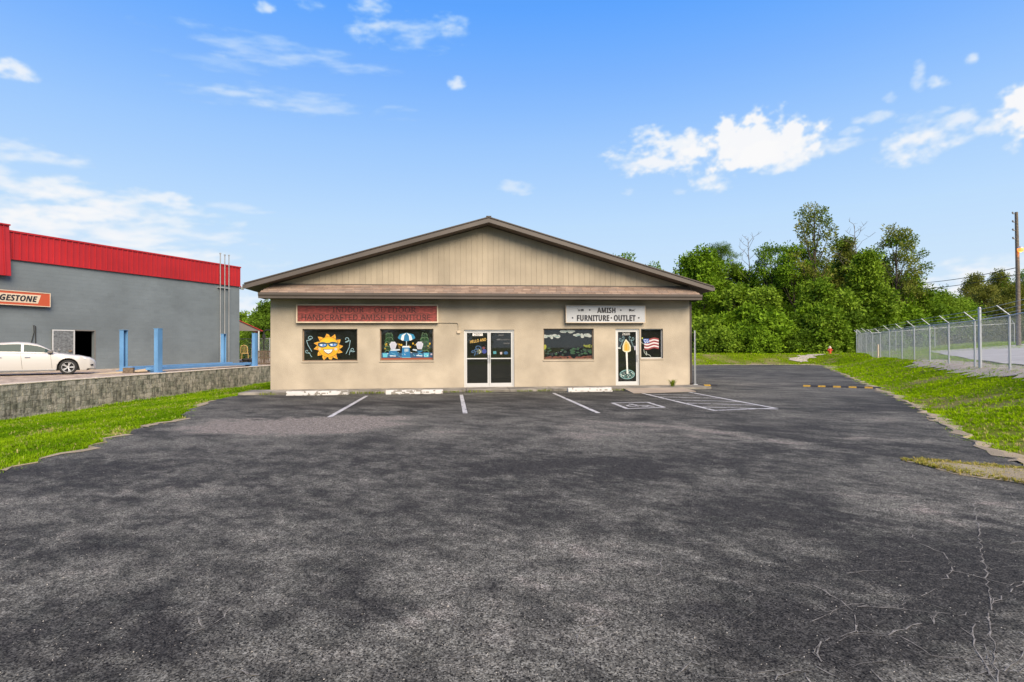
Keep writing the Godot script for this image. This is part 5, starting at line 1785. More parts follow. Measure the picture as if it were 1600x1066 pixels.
	s.bar(Vector3(L - 0.01, red - 0.02, -0.1), fl + Vector3(0.05, 0.1, 0), 0.05, 0.04)
	s.cbox(fl + Vector3(0.1, 0.0, 0.02), Vector3(0.3, 0.24, 0.2), 0.03, Basis(Vector3.RIGHT, 0.3))
	put(s, "floodlight", M.galv, t)
	# the maker's sign
	var s0 := on_garage(74.5, 459)
	var s1 := on_garage(74.5, 480)
	var w := s0.x - on_garage(-50, 468).x
	var sg := thing("garage_sign", "orange box sign with dark slanted lettering on the grey garage wall", "sign", garage_o + garage_b * Vector3(s0.x - w / 2, (s0.y + s1.y) / 2, 0))
	sg.basis = garage_b
	var hh := s0.y - s1.y
	s = Shape.new()
	s.cbox(Vector3(0, 0, 0.11), Vector3(w, hh, 0.2), 0.02)
	put(s, "sign_box", M.orange, sg)
	s = Shape.new()
	frame(s, -w / 2 - 0.01, w / 2 + 0.01, -hh / 2 - 0.01, hh / 2 + 0.01, 0.12, 0.225, 0.035)
	put(s, "sign_frame", M.cream, sg)
	s = Shape.new()
	var ph := hh * 0.31
	s.prism(PackedVector2Array([V(-w * 0.47, -ph), V(w * 0.33, -ph), V(w * 0.37, ph), V(-w * 0.43, ph)]), 0.2105, 0.216)
	put(s, "sign_plate", M.cream, sg)
	lettering("BRIDGESTONE", "Droid Sans", 700, V(w * 0.72, hh * 0.42), 0.008, sg, "lettering", M.letter, Vector3(-w * 0.05, 0, 0.219), 0.22)

func build_lot() -> void:
	var a := wall_a - wall_dir * 8.0 - wall_out * 0.205
	var b := wall_a + wall_dir * 60.0 - wall_out * 0.205
	var s := Shape.new()
	var poly := PackedVector2Array([a, b, b - wall_out * 60.0, a - wall_out * 60.0])
	var ids := Geometry2D.triangulate_polygon(poly)
	for i in range(0, ids.size(), 3):
		s.tri(Vector3(poly[ids[i]].x, LOT, poly[ids[i]].y), Vector3(poly[ids[i + 1]].x, LOT, poly[ids[i + 1]].y), Vector3(poly[ids[i + 2]].x, LOT, poly[ids[i + 2]].y), Vector3.UP)
	for i in 4:
		var p := poly[i]
		var q := poly[(i + 1) % 4]
		s.quad(Vector3(p.x, LOT, p.y), Vector3(q.x, LOT, q.y), Vector3(q.x, -0.9, q.y), Vector3(p.x, -0.9, p.y), Vector3((p + q).x / 2 - poly[0].lerp(poly[2], 0.5).x, 0, (p + q).y / 2 - poly[0].lerp(poly[2], 0.5).y))
	setting(s, "garage_lot", M.garage_lot)
	# retaining wall of weathered block
	var t := thing("retaining_wall", "low stained concrete block wall holding up the garage lot", "wall", Vector3(wall_a.x, -0.78, wall_a.y))
	var x := Vector3(wall_dir.x, 0, wall_dir.y)
	t.basis = Basis(x, Vector3.UP, x.cross(Vector3.UP))
	var out := 1.0 if t.basis.z.dot(Vector3(wall_out.x, 0, wall_out.y)) > 0 else -1.0
	s = Shape.new()
	s.span(-8.0, 60.0, 0.0, 1.195, minf(-out * 0.195, -out * 0.02), maxf(-out * 0.195, -out * 0.02))
	put(s, "core", M.wall_core, t)
	var block := Shape.new()
	block.cbox(Vector3(0.2, 0.1, -out * 0.012), Vector3(0.394, 0.194, 0.03), 0.006)
	var bm := block.mesh()
	var rest := Shape.new()
	for j in 6:
		for i in range(-20, 150):
			var u := i * 0.4 + (0.2 if j % 2 else 0.0)
			var dz := out * rng.randf_range(-0.004, 0.004)
			if i >= -1 and i < 49:
				var o := MeshInstance3D.new()
				o.name = "block"
				o.mesh = bm
				o.material_override = M.wall_block[rng.randi() % 4]
				t.add_child(o, true)
				o.position = Vector3(u, j * 0.2, dz)
			else:
				rest.cbox(Vector3(u + 0.2, j * 0.2 + 0.1, dz - out * 0.012), Vector3(0.394, 0.194, 0.03), 0.006)
	var rb := put(rest, "far_blocks", M.wall_block[0], t)
	rb.set_meta("kind", "stuff")
	s = Shape.new()
	for k in 17:
		s.cbox(Vector3(-6.0 + k * 4.0, 1.222, -out * 0.09), Vector3(3.99, 0.048, 0.225), 0.01)
	put(s, "coping", M.cap, t)

func lot_at(px: float, depth: float) -> Vector3:
	var p := at(px, 560, depth)
	return Vector3(p.x, LOT, p.z)

func build_lift() -> void:
	var P := [lot_at(247, 27.7), lot_at(193, 29.6), lot_at(398, 36.9), lot_at(349, 38.4)]
	var o: Vector3 = (P[0] + P[1] + P[2] + P[3]) / 4
	var t := thing("vehicle_lift", "blue four post vehicle lift lowered on the garage lot", "vehicle lift", o)
	var x: Vector3 = ((P[2] + P[3]) - (P[0] + P[1])).normalized()
	var b := Basis(x, Vector3.UP, x.cross(Vector3.UP))
	var q := []
	for p in P:
		q.append(p - o)
	for k in 4:
		var s := Shape.new()
		var c: Vector3 = q[k]
		var inn := 1.0 if k % 2 == 0 else -1.0
		var zi: Vector3 = (q[k + 1] - q[k]).normalized() if k % 2 == 0 else (q[k - 1] - q[k]).normalized()
		var bb := Basis(x, Vector3.UP, x.cross(Vector3.UP))
		s.box(c + Vector3(0, 1.06, 0) - zi * 0.13, Vector3(0.30, 2.12, 0.03), bb)
		for sg in [-1.0, 1.0]:
			s.box(c + Vector3(0, 1.06, 0) + x * sg * 0.135 - zi * 0.005, Vector3(0.03, 2.12, 0.218), bb)
		s.box(c + Vector3(0, 0.012, 0), Vector3(0.5, 0.024, 0.45), bb)
		s.box(c + Vector3(0, 2.13, 0), Vector3(0.33, 0.02, 0.28), bb)
		var post := put(s, "post", M.blue, t)
		s = Shape.new()
		s.box(c + Vector3(0, 1.0, 0), Vector3(0.06, 1.9, 0.05), bb)
		put(s, "ladder_bar", M.blue_dark, post)
	for k in 2:
		var s := Shape.new()
		var a: Vector3 = q[k]
		var c: Vector3 = q[k + 2]
		var m: Vector3 = ((q[1] + q[3]) - (q[0] + q[2])).normalized() * (0.55 if k == 0 else -0.55)
		s.bar(a + m + Vector3(0, 0.17, 0) - x * 0.1, c + m + Vector3(0, 0.17, 0) + x * 0.1, 0.5, 0.13)
		put(s, "runway", M.blue, t)
	for k in [0, 2]:
		var s := Shape.new()
		s.bar(q[k] + Vector3(0, 0.1, 0), q[k + 1] + Vector3(0, 0.1, 0), 0.2, 0.12)
		put(s, "cross_beam", M.blue, t)

func board(called: String, label: String, m: Material, c: Vector3, size: Vector3, turn: float, tilt: float, cat := "board") -> void:
	var t := MeshInstance3D.new()
	t.name = numbered(called)
	var s := Shape.new()
	s.cbox(Vector3(0, size.y / 2, 0), size, minf(size.y * 0.2, 0.01))
	t.mesh = s.mesh()
	t.material_override = m
	add_child(t)
	t.position = c
	t.basis = Basis(Vector3.UP, turn) * Basis(Vector3(0, 0, 1), tilt)
	tag(t, label, cat)

func build_clutter() -> void:
	board("plywood_sheet", "pale plywood sheet lying flat beside the lift's front post", M.plank, lot_at(185, 27.2) + Vector3(0, 0.003, 0), Vector3(2.3, 0.05, 0.9), 0.5, 0.05)
	board("plywood_sheet", "pale plywood sheet propped up against a brown timber block", M.plank, lot_at(222, 28.2) + Vector3(0, 0.09, 0), Vector3(1.5, 0.05, 0.8), 0.45, 0.16)
	board("timber_block", "short brown timber block lying between the plywood sheets", M.wood, lot_at(201, 27.0), Vector3(0.42, 0.26, 0.35), 0.3, 0.0, "timber")
	board("foam_block", "small cream block lying on the lot near the blue lift", M.cream, lot_at(364, 38.6), Vector3(0.3, 0.16, 0.3), 0.4, 0.0, "block")
	board("foam_block", "cream block lying beside the farthest blue lift post", M.cream, lot_at(389, 37.6), Vector3(0.4, 0.17, 0.3), 0.1, 0.0, "block")
	# tyres heaped beyond the garage's corner
	var g := thing("tyre_stack", "dark stack of worn tyres behind the garage's far corner", "tyres", lot_at(385, 43.0))
	for k in 5:
		var s := Shape.new()
		var prof := []
		for i in 13:
			var a := TAU * i / 12.0
			prof.append(V(0.24 - cos(a) * 0.09 + (0.0), sin(a) * -0.1))
		s.lathe(prof, Transform3D(Basis(Vector3.RIGHT, 0.0), Vector3([0.0, 0.02, -0.42, 0.55, 0.5][k], [0.1, 0.3, 0.1, 0.1, 0.3][k], [0.0, 0.02, 0.3, 0.2, 0.22][k])), 18)
		put(s, "tyre", M.rubber, g)
	# cane chair standing on the tyres
	var c := thing("cane_chair", "yellow cane chair with an arched slatted back on the tyre stack", "chair", lot_at(382, 43.0) + Vector3(0, 0.36, 0))
	c.rotation.y = 0.5
	var s := Shape.new()
	s.tube([Vector3(-0.24, 0.4, -0.2), Vector3(-0.26, 0.8, -0.23), Vector3(-0.19, 0.98, -0.25), Vector3(0, 1.05, -0.26), Vector3(0.19, 0.98, -0.25), Vector3(0.26, 0.8, -0.23), Vector3(0.24, 0.4, -0.2)], 0.025, 6)
	put(s, "back_frame", M.cane, c)
	for k in 4:
		s = Shape.new()
		var x := -0.15 + k * 0.1
		s.tube([Vector3(x * 0.9, 0.42, -0.2), Vector3(x, 1.0 - absf(x) * 0.3, -0.25)], 0.012, 5)
		put(s, "back_slat", M.cane, c)
	s = Shape.new()
	s.cbox(Vector3(0, 0.42, 0.02), Vector3(0.5, 0.04, 0.48), 0.012)
	put(s, "seat", M.cane, c)
	for q in [[-0.21, -0.19], [0.21, -0.19], [-0.21, 0.21], [0.21, 0.21]]:
		s = Shape.new()
		s.tube([Vector3(q[0], 0.41, q[1]), Vector3(q[0] * 1.1, 0.0, q[1] * 1.1)], 0.018, 6)
		put(s, "leg", M.cane, c)
	# wooden pallets stood on edge
	for k in 2:
		var p := thing("wooden_pallet", ["grey wooden pallet standing on edge beside the blue lift post", "grey wooden pallet standing on edge next to the shop's side wall"][k], "pallet", lot_at(411 + k * 17, 40.5 - k * 0.4), "pallets standing on the garage lot")
		p.rotation.y = -0.5
		for i in 6:
			s = Shape.new()
			s.box(Vector3(-0.42 + i * 0.165, 0.5, 0.05), Vector3(0.1, 1.0, 0.02), Basis(Vector3(0, 0, 1), rng.randf_range(-0.015, 0.015)))
			put(s, "slat", M.wood, p)
		for y in [0.08, 0.5, 0.92]:
			s = Shape.new()
			s.box(Vector3(0, y, 0.0), Vector3(0.96, 0.09, 0.075))
			put(s, "bearer", M.wood, p)
	# carport behind
	var sh := thing("carport", "small carport with a red and grey gabled metal roof", "carport", lot_at(378, 50.0))
	sh.rotation.y = 0.42
	for q in [[-2.6, 0.0], [1.35, 0.0], [-2.6, -5.0], [1.35, -5.0]]:
		s = Shape.new()
		s.box(Vector3(q[0], 1.35, q[1]), Vector3(0.1, 2.7, 0.1))
		put(s, "post", M.galv, sh)
	s = Shape.new()
	s.prism(PackedVector2Array([V(-2.8, 2.7), V(1.55, 2.7), V(-0.62, 3.75)]), -0.03, 0.03)
	put(s, "gable", M.grey_sheet, sh)
	for sg in [-1.0, 1.0]:
		s = Shape.new()
		var e: float = -0.62 + sg * 2.3
		s.hexa([Vector3(-0.62, 3.84, 0.15), Vector3(e, 2.72, 0.15), Vector3(e, 2.66, 0.15), Vector3(-0.62, 3.78, 0.15), Vector3(-0.62, 3.84, -5.3), Vector3(e, 2.72, -5.3), Vector3(e, 2.66, -5.3), Vector3(-0.62, 3.78, -5.3)])
		put(s, "roof_sheet", M.red, sh)
	# a dark basket hoop on a post, and a boarded heap, by the shop's side
	var hp := thing("hoist_post", "thin black hoist post with a bent arm behind the carport", "hoist", lot_at(412, 46.0))
	s = Shape.new()
	s.tube([Vector3(0, 0, 0), Vector3(0, 2.45, 0), Vector3(0.15, 2.62, 0), Vector3(1.2, 2.62, 0)], 0.05, 6)
	put(s, "arm", M.black, hp)
	s = Shape.new()
	s.cbox(Vector3(0.02, 2.1, 0.0), Vector3(0.22, 0.35, 0.2), 0.03)
	put(s, "motor", M.black, hp)

func make_fence(label: String, a: Vector2, dir: Vector2, out: Vector2, posts: Array, l0: float, l1: float, arms := true) -> void:
	# posts: distances along; out: the side the barbed arms lean to
	var base := func(l: float) -> Vector3:
		var p := a + dir * l
		return Vector3(p.x, on_mesh(p.x, p.y), p.y)
	var o := base.call(l0) as Vector3
	var t := thing("chain_link_fence", label, "fence", o)
	var H := 1.80
	var o3 := Vector3(out.x, 0, out.y)
	for l in posts:
		var b: Vector3 = base.call(l) - o
		var s := Shape.new()
		s.tube([b + Vector3(0, -0.05, 0), b + Vector3(0, H + 0.03, 0)], 0.034, 8)
		var post := put(s, "post", M.galv, t)
		if arms:
			s = Shape.new()
			s.tube([b + Vector3(0, H + 0.02, 0), b + Vector3(0, H + 0.34, 0) + o3 * 0.33], 0.02, 6)
			put(s, "barb_arm", M.galv, post)
	var pts := []
	for i in posts.size():
		pts.append(base.call(posts[i]) - o + Vector3(0, H, 0))
	var s := Shape.new()
	s.tube(pts, 0.022, 6)
	put(s, "top_rail", M.galv, t)
	s = Shape.new()
	var wz := o3 * 0.04
	var l := l0 - 1.75
	while l < l1:
		for sg in 2:
			var a0 := l if sg == 0 else l + 1.75
			var a1 := l + 1.75 if sg == 0 else l
			var y0 := 0.03
			var y1 := H
			if a0 < l0 or a0 > l1:
				var c := clampf(a0, l0, l1)
				y0 = lerpf(y0, y1, (c - a0) / (a1 - a0))
				a0 = c
			if a1 < l0 or a1 > l1:
				var c := clampf(a1, l0, l1)
				y1 = lerpf(y0, y1, (c - a0) / (a1 - a0))
				a1 = c
			if absf(a1 - a0) > 0.01:
				s.tube([base.call(a0) - o + wz + Vector3(0, y0, 0), base.call(a1) - o + wz + Vector3(0, y1, 0)], 0.0024, 3, false)
		l += 0.078
	var mesh := put(s, "wire_mesh", M.wire, t)
	mesh.set_meta("kind", "stuff")
	if arms:
		for k in 3:
			s = Shape.new()
			var w := []
			for i in pts.size():
				w.append(pts[i] + Vector3(0, 0.08 + 0.12 * k, 0) + o3 * (0.08 + 0.12 * k))
			s.tube(w, 0.006, 4)
			put(s, "barbed_wire", M.wire, t)

func along_fence(px: float) -> float:
	var d := ray(px, 545)
	var n := Vector3(fence_out.x, 0, fence_out.y)
	var p := CAM + d * ((Vector3(fence_a.x, CAM.y, fence_a.y) - CAM).dot(n) / d.dot(n))
	return (flat(p) - fence_a).dot(fence_dir)

func build_fences() -> void:
	var posts := [-9.0, -5.6, -2.6]
	for px in [1578, 1523.5, 1482.8, 1453, 1428.9, 1409.6, 1390, 1375.6, 1363.7, 1353.6, 1346]:
		posts.append(along_fence(px))
	var end := along_fence(1341.5)
	posts.append(end)
	make_fence("galvanised chain link fence with barbed wire arms along the grassy bank", fence_a, fence_dir, -fence_out, posts, -9.0, end)
	var corner := fence_a + fence_dir * end
	var other := flat(at(1640, 540, 50.0))
	var dir := (other - corner).normalized()
	var back := []
	var l := 3.2
	while l < corner.distance_to(other):
		back.append(l)
		l += 3.3
	make_fence("chain link fence closing the far side of the concrete yard", corner, dir, Vector2(dir.y, -dir.x) if Vector2(dir.y, -dir.x).y < 0 else Vector2(-dir.y, dir.x), [0.12] + back, 0.12, back[-1])
	# taller terminal posts
	for q in [[along_fence(1538), 2.2, "thick galvanised gate post standing in front of the chain link fence"], [end + 0.05, 2.15, "tall galvanised corner post where the two fences meet"]]:
		var p: Vector2 = fence_a + fence_dir * q[0] - fence_out * 0.12
		var b := Vector3(p.x, on_mesh(p.x, p.y), p.y)
		var t := thing("fence_post", q[2], "post", b)
		var s := Shape.new()
		s.tube([Vector3(0, -0.05, 0), Vector3(0, q[1], 0)], 0.052, 10)
		put(s, "shaft", M.galv, t)
		s = Shape.new()
		s.lathe([V(0.0, 0.06), V(0.04, 0.045), V(0.06, 0.0), V(0.053, -0.02)], Transform3D(Basis(), Vector3(0, q[1], 0)), 10)
		put(s, "cap", M.steel, t)
	var p := at(1372, 551, 41.0)
	var t := thing("marker_post", "short cream plastic marker post behind the chain link fence", "post", Vector3(p.x, on_mesh(p.x, p.z), p.z))
	var s := Shape.new()
	s.tube([Vector3(0, -0.05, 0), Vector3(0, 0.98, 0)], 0.06, 10)
	put(s, "shaft", M.cream, t)
	s = Shape.new()
	s.lathe([V(0.0, 0.03), V(0.05, 0.02), V(0.066, 0.0), V(0.066, -0.05)], Transform3D(Basis(), Vector3(0, 0.99, 0)), 10)
	put(s, "cap", M.cream, t)
	# fence behind the garage lot
	var a := flat(at(366, 545, 54.0))
	var b := flat(at(452, 545, 50.0))
	var d2 := (b - a).normalized()
	var row := []
	l = 0.0
	while l < a.distance_to(b):
		row.append(l)
		l += 2.6
	make_rear_fence(a, d2, row)

func make_rear_fence(a: Vector2, dir: Vector2, posts: Array) -> void:
	var t := thing("chain_link_fence", "chain link fence at the back of the garage lot", "fence", Vector3(a.x, LOT, a.y))
	var d3 := Vector3(dir.x, 0, dir.y)
	for l in posts:
		var s := Shape.new()
		s.tube([d3 * l, d3 * l + Vector3(0, 2.1, 0)], 0.035, 8)
		put(s, "post", M.galv, t)
	var s := Shape.new()
	s.tube([Vector3(0, 2.05, 0), d3 * posts[-1] + Vector3(0, 2.05, 0)], 0.03, 6)
	put(s, "top_rail", M.galv, t)
	s = Shape.new()
	var l := 0.0
	while l < posts[-1] - 2.0:
		s.tube([d3 * l + Vector3(0, 0.02, 0.04), d3 * (l + 2.0) + Vector3(0, 2.04, 0.04)], 0.0024, 3, false)
		s.tube([d3 * (l + 2.0) + Vector3(0, 0.02, 0.04), d3 * l + Vector3(0, 2.04, 0.04)], 0.0024, 3, false)
		l += 0.08
	var m := put(s, "wire_mesh", M.wire, t)
	m.set_meta("kind", "stuff")

func build_street_things() -> void:
	# hydrant
	var p := at(1297, 556, 50.0)
	var t := thing("fire_hydrant", "small red fire hydrant at the top of the grassy bank", "hydrant", Vector3(p.x, on_mesh(p.x, p.z), p.z))
	var s := Shape.new()
	s.lathe([V(0.17, -0.03), V(0.17, 0.05), V(0.115, 0.06), V(0.115, 0.44), V(0.15, 0.45), V(0.15, 0.50), V(0.12, 0.52)], Transform3D(), 12)
	put(s, "barrel", M.hydrant, t)
	s = Shape.new()
	s.lathe([V(0.13, 0.52), V(0.12, 0.60), V(0.08, 0.67), V(0.03, 0.70), V(0.03, 0.75), V(0.0, 0.75)], Transform3D(), 12)
	put(s, "bonnet", M.cream, t)
	for a in [0.0, PI, PI / 2]:
		s = Shape.new()
		s.lathe([V(0.0, 0.22), V(0.06, 0.22), V(0.075, 0.20), V(0.075, 0.15), V(0.06, 0.14), V(0.06, 0.05)], Transform3D(Basis(Vector3.UP, a - 0.1) * Basis(Vector3(0, 0, 1), -PI / 2), Vector3(0, 0.36, 0)), 10)
		put(s, "outlet", M.hydrant, t)
	# rubber speed humps
	for q in [[V(12.05, 0.62), V(14.1, 2.15), "black and yellow striped rubber speed hump running into the grass"], [V(8.0, -0.42), V(9.0, -0.25), "short black and yellow speed hump piece beside the shop corner"]]:
		var a: Vector2 = q[0]
		var b: Vector2 = q[1]
		var u := thing("speed_hump", q[2], "speed hump", Vector3(a.x, 0.0, a.y))
		var d := (b - a).normalized()
		u.rotation.y = -d.angle()
		var n := int(round(a.distance_to(b) / 0.25))
		for k in n:
			s = Shape.new()
			var poly := PackedVector2Array([V(-0.15, 0.001), V(0.15, 0.001), V(0.12, 0.035), V(0.05, 0.055), V(-0.05, 0.055), V(-0.12, 0.035)])
			s.prism(poly, k * 0.25, k * 0.25 + 0.247, Transform3D(Basis(Vector3(0, 0, 1), Vector3(0, 1, 0), Vector3(1, 0, 0)), Vector3.ZERO))
			put(s, "segment", M.yellow if k % 2 == 0 else M.rubber, u)
	# bare sign post by the shop corner
	t = thing("metal_post", "thin grey metal post standing at the shop's corner", "post", Vector3(7.93, SLAB, 0.16))
	s = Shape.new()
	s.box(Vector3(0, 1.03, 0), Vector3(0.05, 2.1, 0.006))
	s.box(Vector3(-0.022, 1.03, 0.018), Vector3(0.006, 2.1, 0.03))
	s.box(Vector3(0.022, 1.03, 0.018), Vector3(0.006, 2.1, 0.03))
	put(s, "channel", M.galv, t)
	s = Shape.new()
	s.cbox(Vector3(0, 0.012, 0.005), Vector3(0.16, 0.024, 0.12), 0.005)
	put(s, "foot_plate", M.galv, t)
	# utility pole with a lamp
	p = at(1592, 545, 42.0)
	var by := on_mesh(p.x, p.z)
	var ty := at(1591, 331, 42.0).y
	t = thing("utility_pole", "tall weathered wooden utility pole with a small orange lamp", "pole", Vector3(p.x, by, p.z))
	var hh := ty - by
	s = Shape.new()
	s.tube([Vector3(0, -0.1, 0), Vector3(0.02, hh * 0.5, 0), Vector3(-0.03, hh, 0)], [0.155, 0.135, 0.10], 10)
	put(s, "shaft", M.pole_wood, t)
	var cr := cam_basis.x
	for k in 4:
		s = Shape.new()
		var y := hh - 0.12 - k * 0.62
		s.bar(Vector3(0, y, 0), Vector3(0, y, 0) - cr * 0.30, 0.05, 0.05)
		s.lathe([V(0.0, 0.10), V(0.04, 0.09), V(0.06, 0.0), V(0.04, -0.02)], Transform3D(Basis(), Vector3(0, y + 0.05, 0) - cr * 0.30), 8)
		put(s, "insulator", M.grey_sheet, t)
	var lamp_y := at(1591, 392, 42.0).y - by
	s = Shape.new()
	s.tube([Vector3(0, lamp_y + 0.1, 0), Vector3(0, lamp_y + 0.22, 0) - cr * 0.1 - cam_basis.z * -0.25], 0.03, 6)
	s.lathe([V(0.0, 0.34), V(0.10, 0.30), V(0.20, 0.20), V(0.21, 0.16)], Transform3D(Basis(), Vector3(0, lamp_y, 0) + cam_basis.z * 0.27), 12)
	var arm := put(s, "lamp_bracket", M.galv, t)
	s = Shape.new()
	s.lathe([V(0.19, 0.16), V(0.20, 0.05), V(0.15, -0.08), V(0.0, -0.14)], Transform3D(Basis(), Vector3(0, lamp_y, 0) + cam_basis.z * 0.27), 12)
	var glow := mat(rgb(0.7, 0.35, 0.12), 0.4)
	glow.emission_enabled = true
	glow.emission = Color(1.0, 0.55, 0.22)
	glow.emission_energy_multiplier = 0.9
	put(s, "lamp_globe", glow, arm)
	var li := OmniLight3D.new()
	li.name = "lamp_light"
	arm.add_child(li)
	li.position = Vector3(0, lamp_y - 0.2, 0) + cam_basis.z * 0.27
	li.light_color = Color(1.0, 0.62, 0.3)
	li.light_energy = 0.3
	li.light_size = 0.2
	li.omni_range = 15.0
	li.shadow_enabled = true
	# wires
	for q in [[418.0, 436.0, "upper black overhead wire strung from the wooden utility pole"], [429.0, 444.5, "lower black overhead wire strung from the wooden utility pole"]]:
		var a := at(1590, q[0], 42.0)
		var b := at(1380, q[1] + 6.0, 75.0)
		var w := []
		for k in 13:
			var f := k / 12.0
			w.append(a.lerp(b, f) - a - Vector3(0, 0.5 * 4.0 * f * (1.0 - f), 0))
		var u := thing("power_line", q[2], "power line", a, "wires strung from the utility pole")
		s = Shape.new()
		s.tube(w, 0.028, 5)
		put(s, "cable", M.black, u)
	# weeds along the kerb
	var weeds := [[500, 612, 0.10, 0, "small weeds behind the wheel stop under the painted sun window"], [556, 613, 0.13, 0, "green weeds just past the end of the sun window's wheel stop"], [574, 614, 0.10, 0, "low weeds at the head of the painted line between two wheel stops"], [590, 613, 0.12, 0, "green weeds beside the wheel stop under the parasol window"],
		[705, 613, 0.10, 0, "small weeds on the pavement edge just before the double door"], [735, 613.5, 0.13, 0, "green weeds on the pavement edge under the lettered door leaf"], [760, 613.5, 0.11, 0, "low weeds on the pavement edge at the double door's middle"], [820, 612, 0.10, 0, "small weeds on the pavement edge past the double door"], [850, 611, 0.12, 0, "green weeds on the pavement edge near the clouds window"],
		[1046, 604.5, 0.32, 1, "tall leafy weed growing out of the pavement by the corner"], [970, 611, 0.10, 0, "small weeds between the chipped wheel stop and the ramp"], [430, 614, 0.14, 0, "green weeds at the pavement's grassy end"]]
	for q in weeds:
		var g := gnd(q[0], q[1])
		if q[3] == 0:
			g.z = maxf(g.z, 1.36)
			g.z = minf(g.z, 1.5)
		else:
			g = Vector3(6.75, SLAB, 0.85)
		var u := thing("weed_clump", q[4], "weeds", g, "" if q[3] else "weeds along the pavement edge")
		s = Shape.new()
		for b in (34 if q[3] == 0 else 60):
			var a := rng.randf() * TAU
			var o := Vector3(cos(a), 0, sin(a))
			var side := Vector3(-o.z, 0, o.x) * 0.006
			var root := Vector3(rng.randf_range(-0.28, 0.28), 0, rng.randf_range(-0.05, 0.05)) if q[3] == 0 else o * 0.08 * rng.randf()
			var l: float = q[2] * rng.randf_range(0.4, 1.1)
			var mid := root + Vector3.UP * l * 0.6 + o * l * 0.25
			var tip := root + Vector3.UP * l * 0.85 + o * l * 0.75
			var v := rng.randf()
			s.col = rgb(0.09, 0.15, 0.02).lerp(rgb(0.22, 0.26, 0.03), v)
			s.quad(root - side, root + side, mid + side * 1.5, mid - side * 1.5)
			s.tri(mid - side * 1.5, mid + side * 1.5, tip)
		put(s, "leaves", M.blade, u)


# ---------------------------------------------------------------- cars
func curve(x: float, pts: Array) -> float:
	if x >= pts[0].x:
		return pts[0].y
	for k in pts.size() - 1:
		if x >= pts[k + 1].x:
			var t: float = (pts[k].x - x) / (pts[k].x - pts[k + 1].x)
			return lerpf(pts[k].y, pts[k + 1].y, t * t * (3.0 - 2.0 * t) * 0.5 + t * 0.5)
	return pts[-1].y

func skin(rows: Array, pick: Callable, shapes: Array) -> void:
	# rows of points (half sections); smooth normals; mirrored; pick(i, j) says which shape a patch belongs to
	var nor := []
	for i in rows.size():
		var r := []
		for j in rows[i].size():
			var a: Vector3 = rows[mini(i + 1, rows.size() - 1)][j] - rows[maxi(i - 1, 0)][j]
			var b: Vector3 = rows[i][mini(j + 1, rows[i].size() - 1)] - rows[i][maxi(j - 1, 0)]
			var n := a.cross(b)
			n = n.normalized() if n.length() > 1e-9 else Vector3.UP
			var p: Vector3 = rows[i][j]
			if n.dot(Vector3(0, p.y - 0.5, p.z + 0.05)) < 0:
				n = -n
			r.append(n)
		nor.append(r)
	for i in rows.size() - 1:
		for j in rows[i].size() - 1:
			var s: Shape = shapes[pick.call(i, j)]
			for m in [1.0, -1.0]:
				var k := Vector3(1, 1, m)
				var q := [rows[i][j] * k, rows[i + 1][j] * k, rows[i + 1][j + 1] * k, rows[i][j + 1] * k]
				var w := [nor[i][j] * k, nor[i + 1][j] * k, nor[i + 1][j + 1] * k, nor[i][j + 1] * k]
				s.tri3(q[0], q[1], q[2], w[0], w[1], w[2])
				s.tri3(q[0], q[2], q[3], w[0], w[2], w[3])

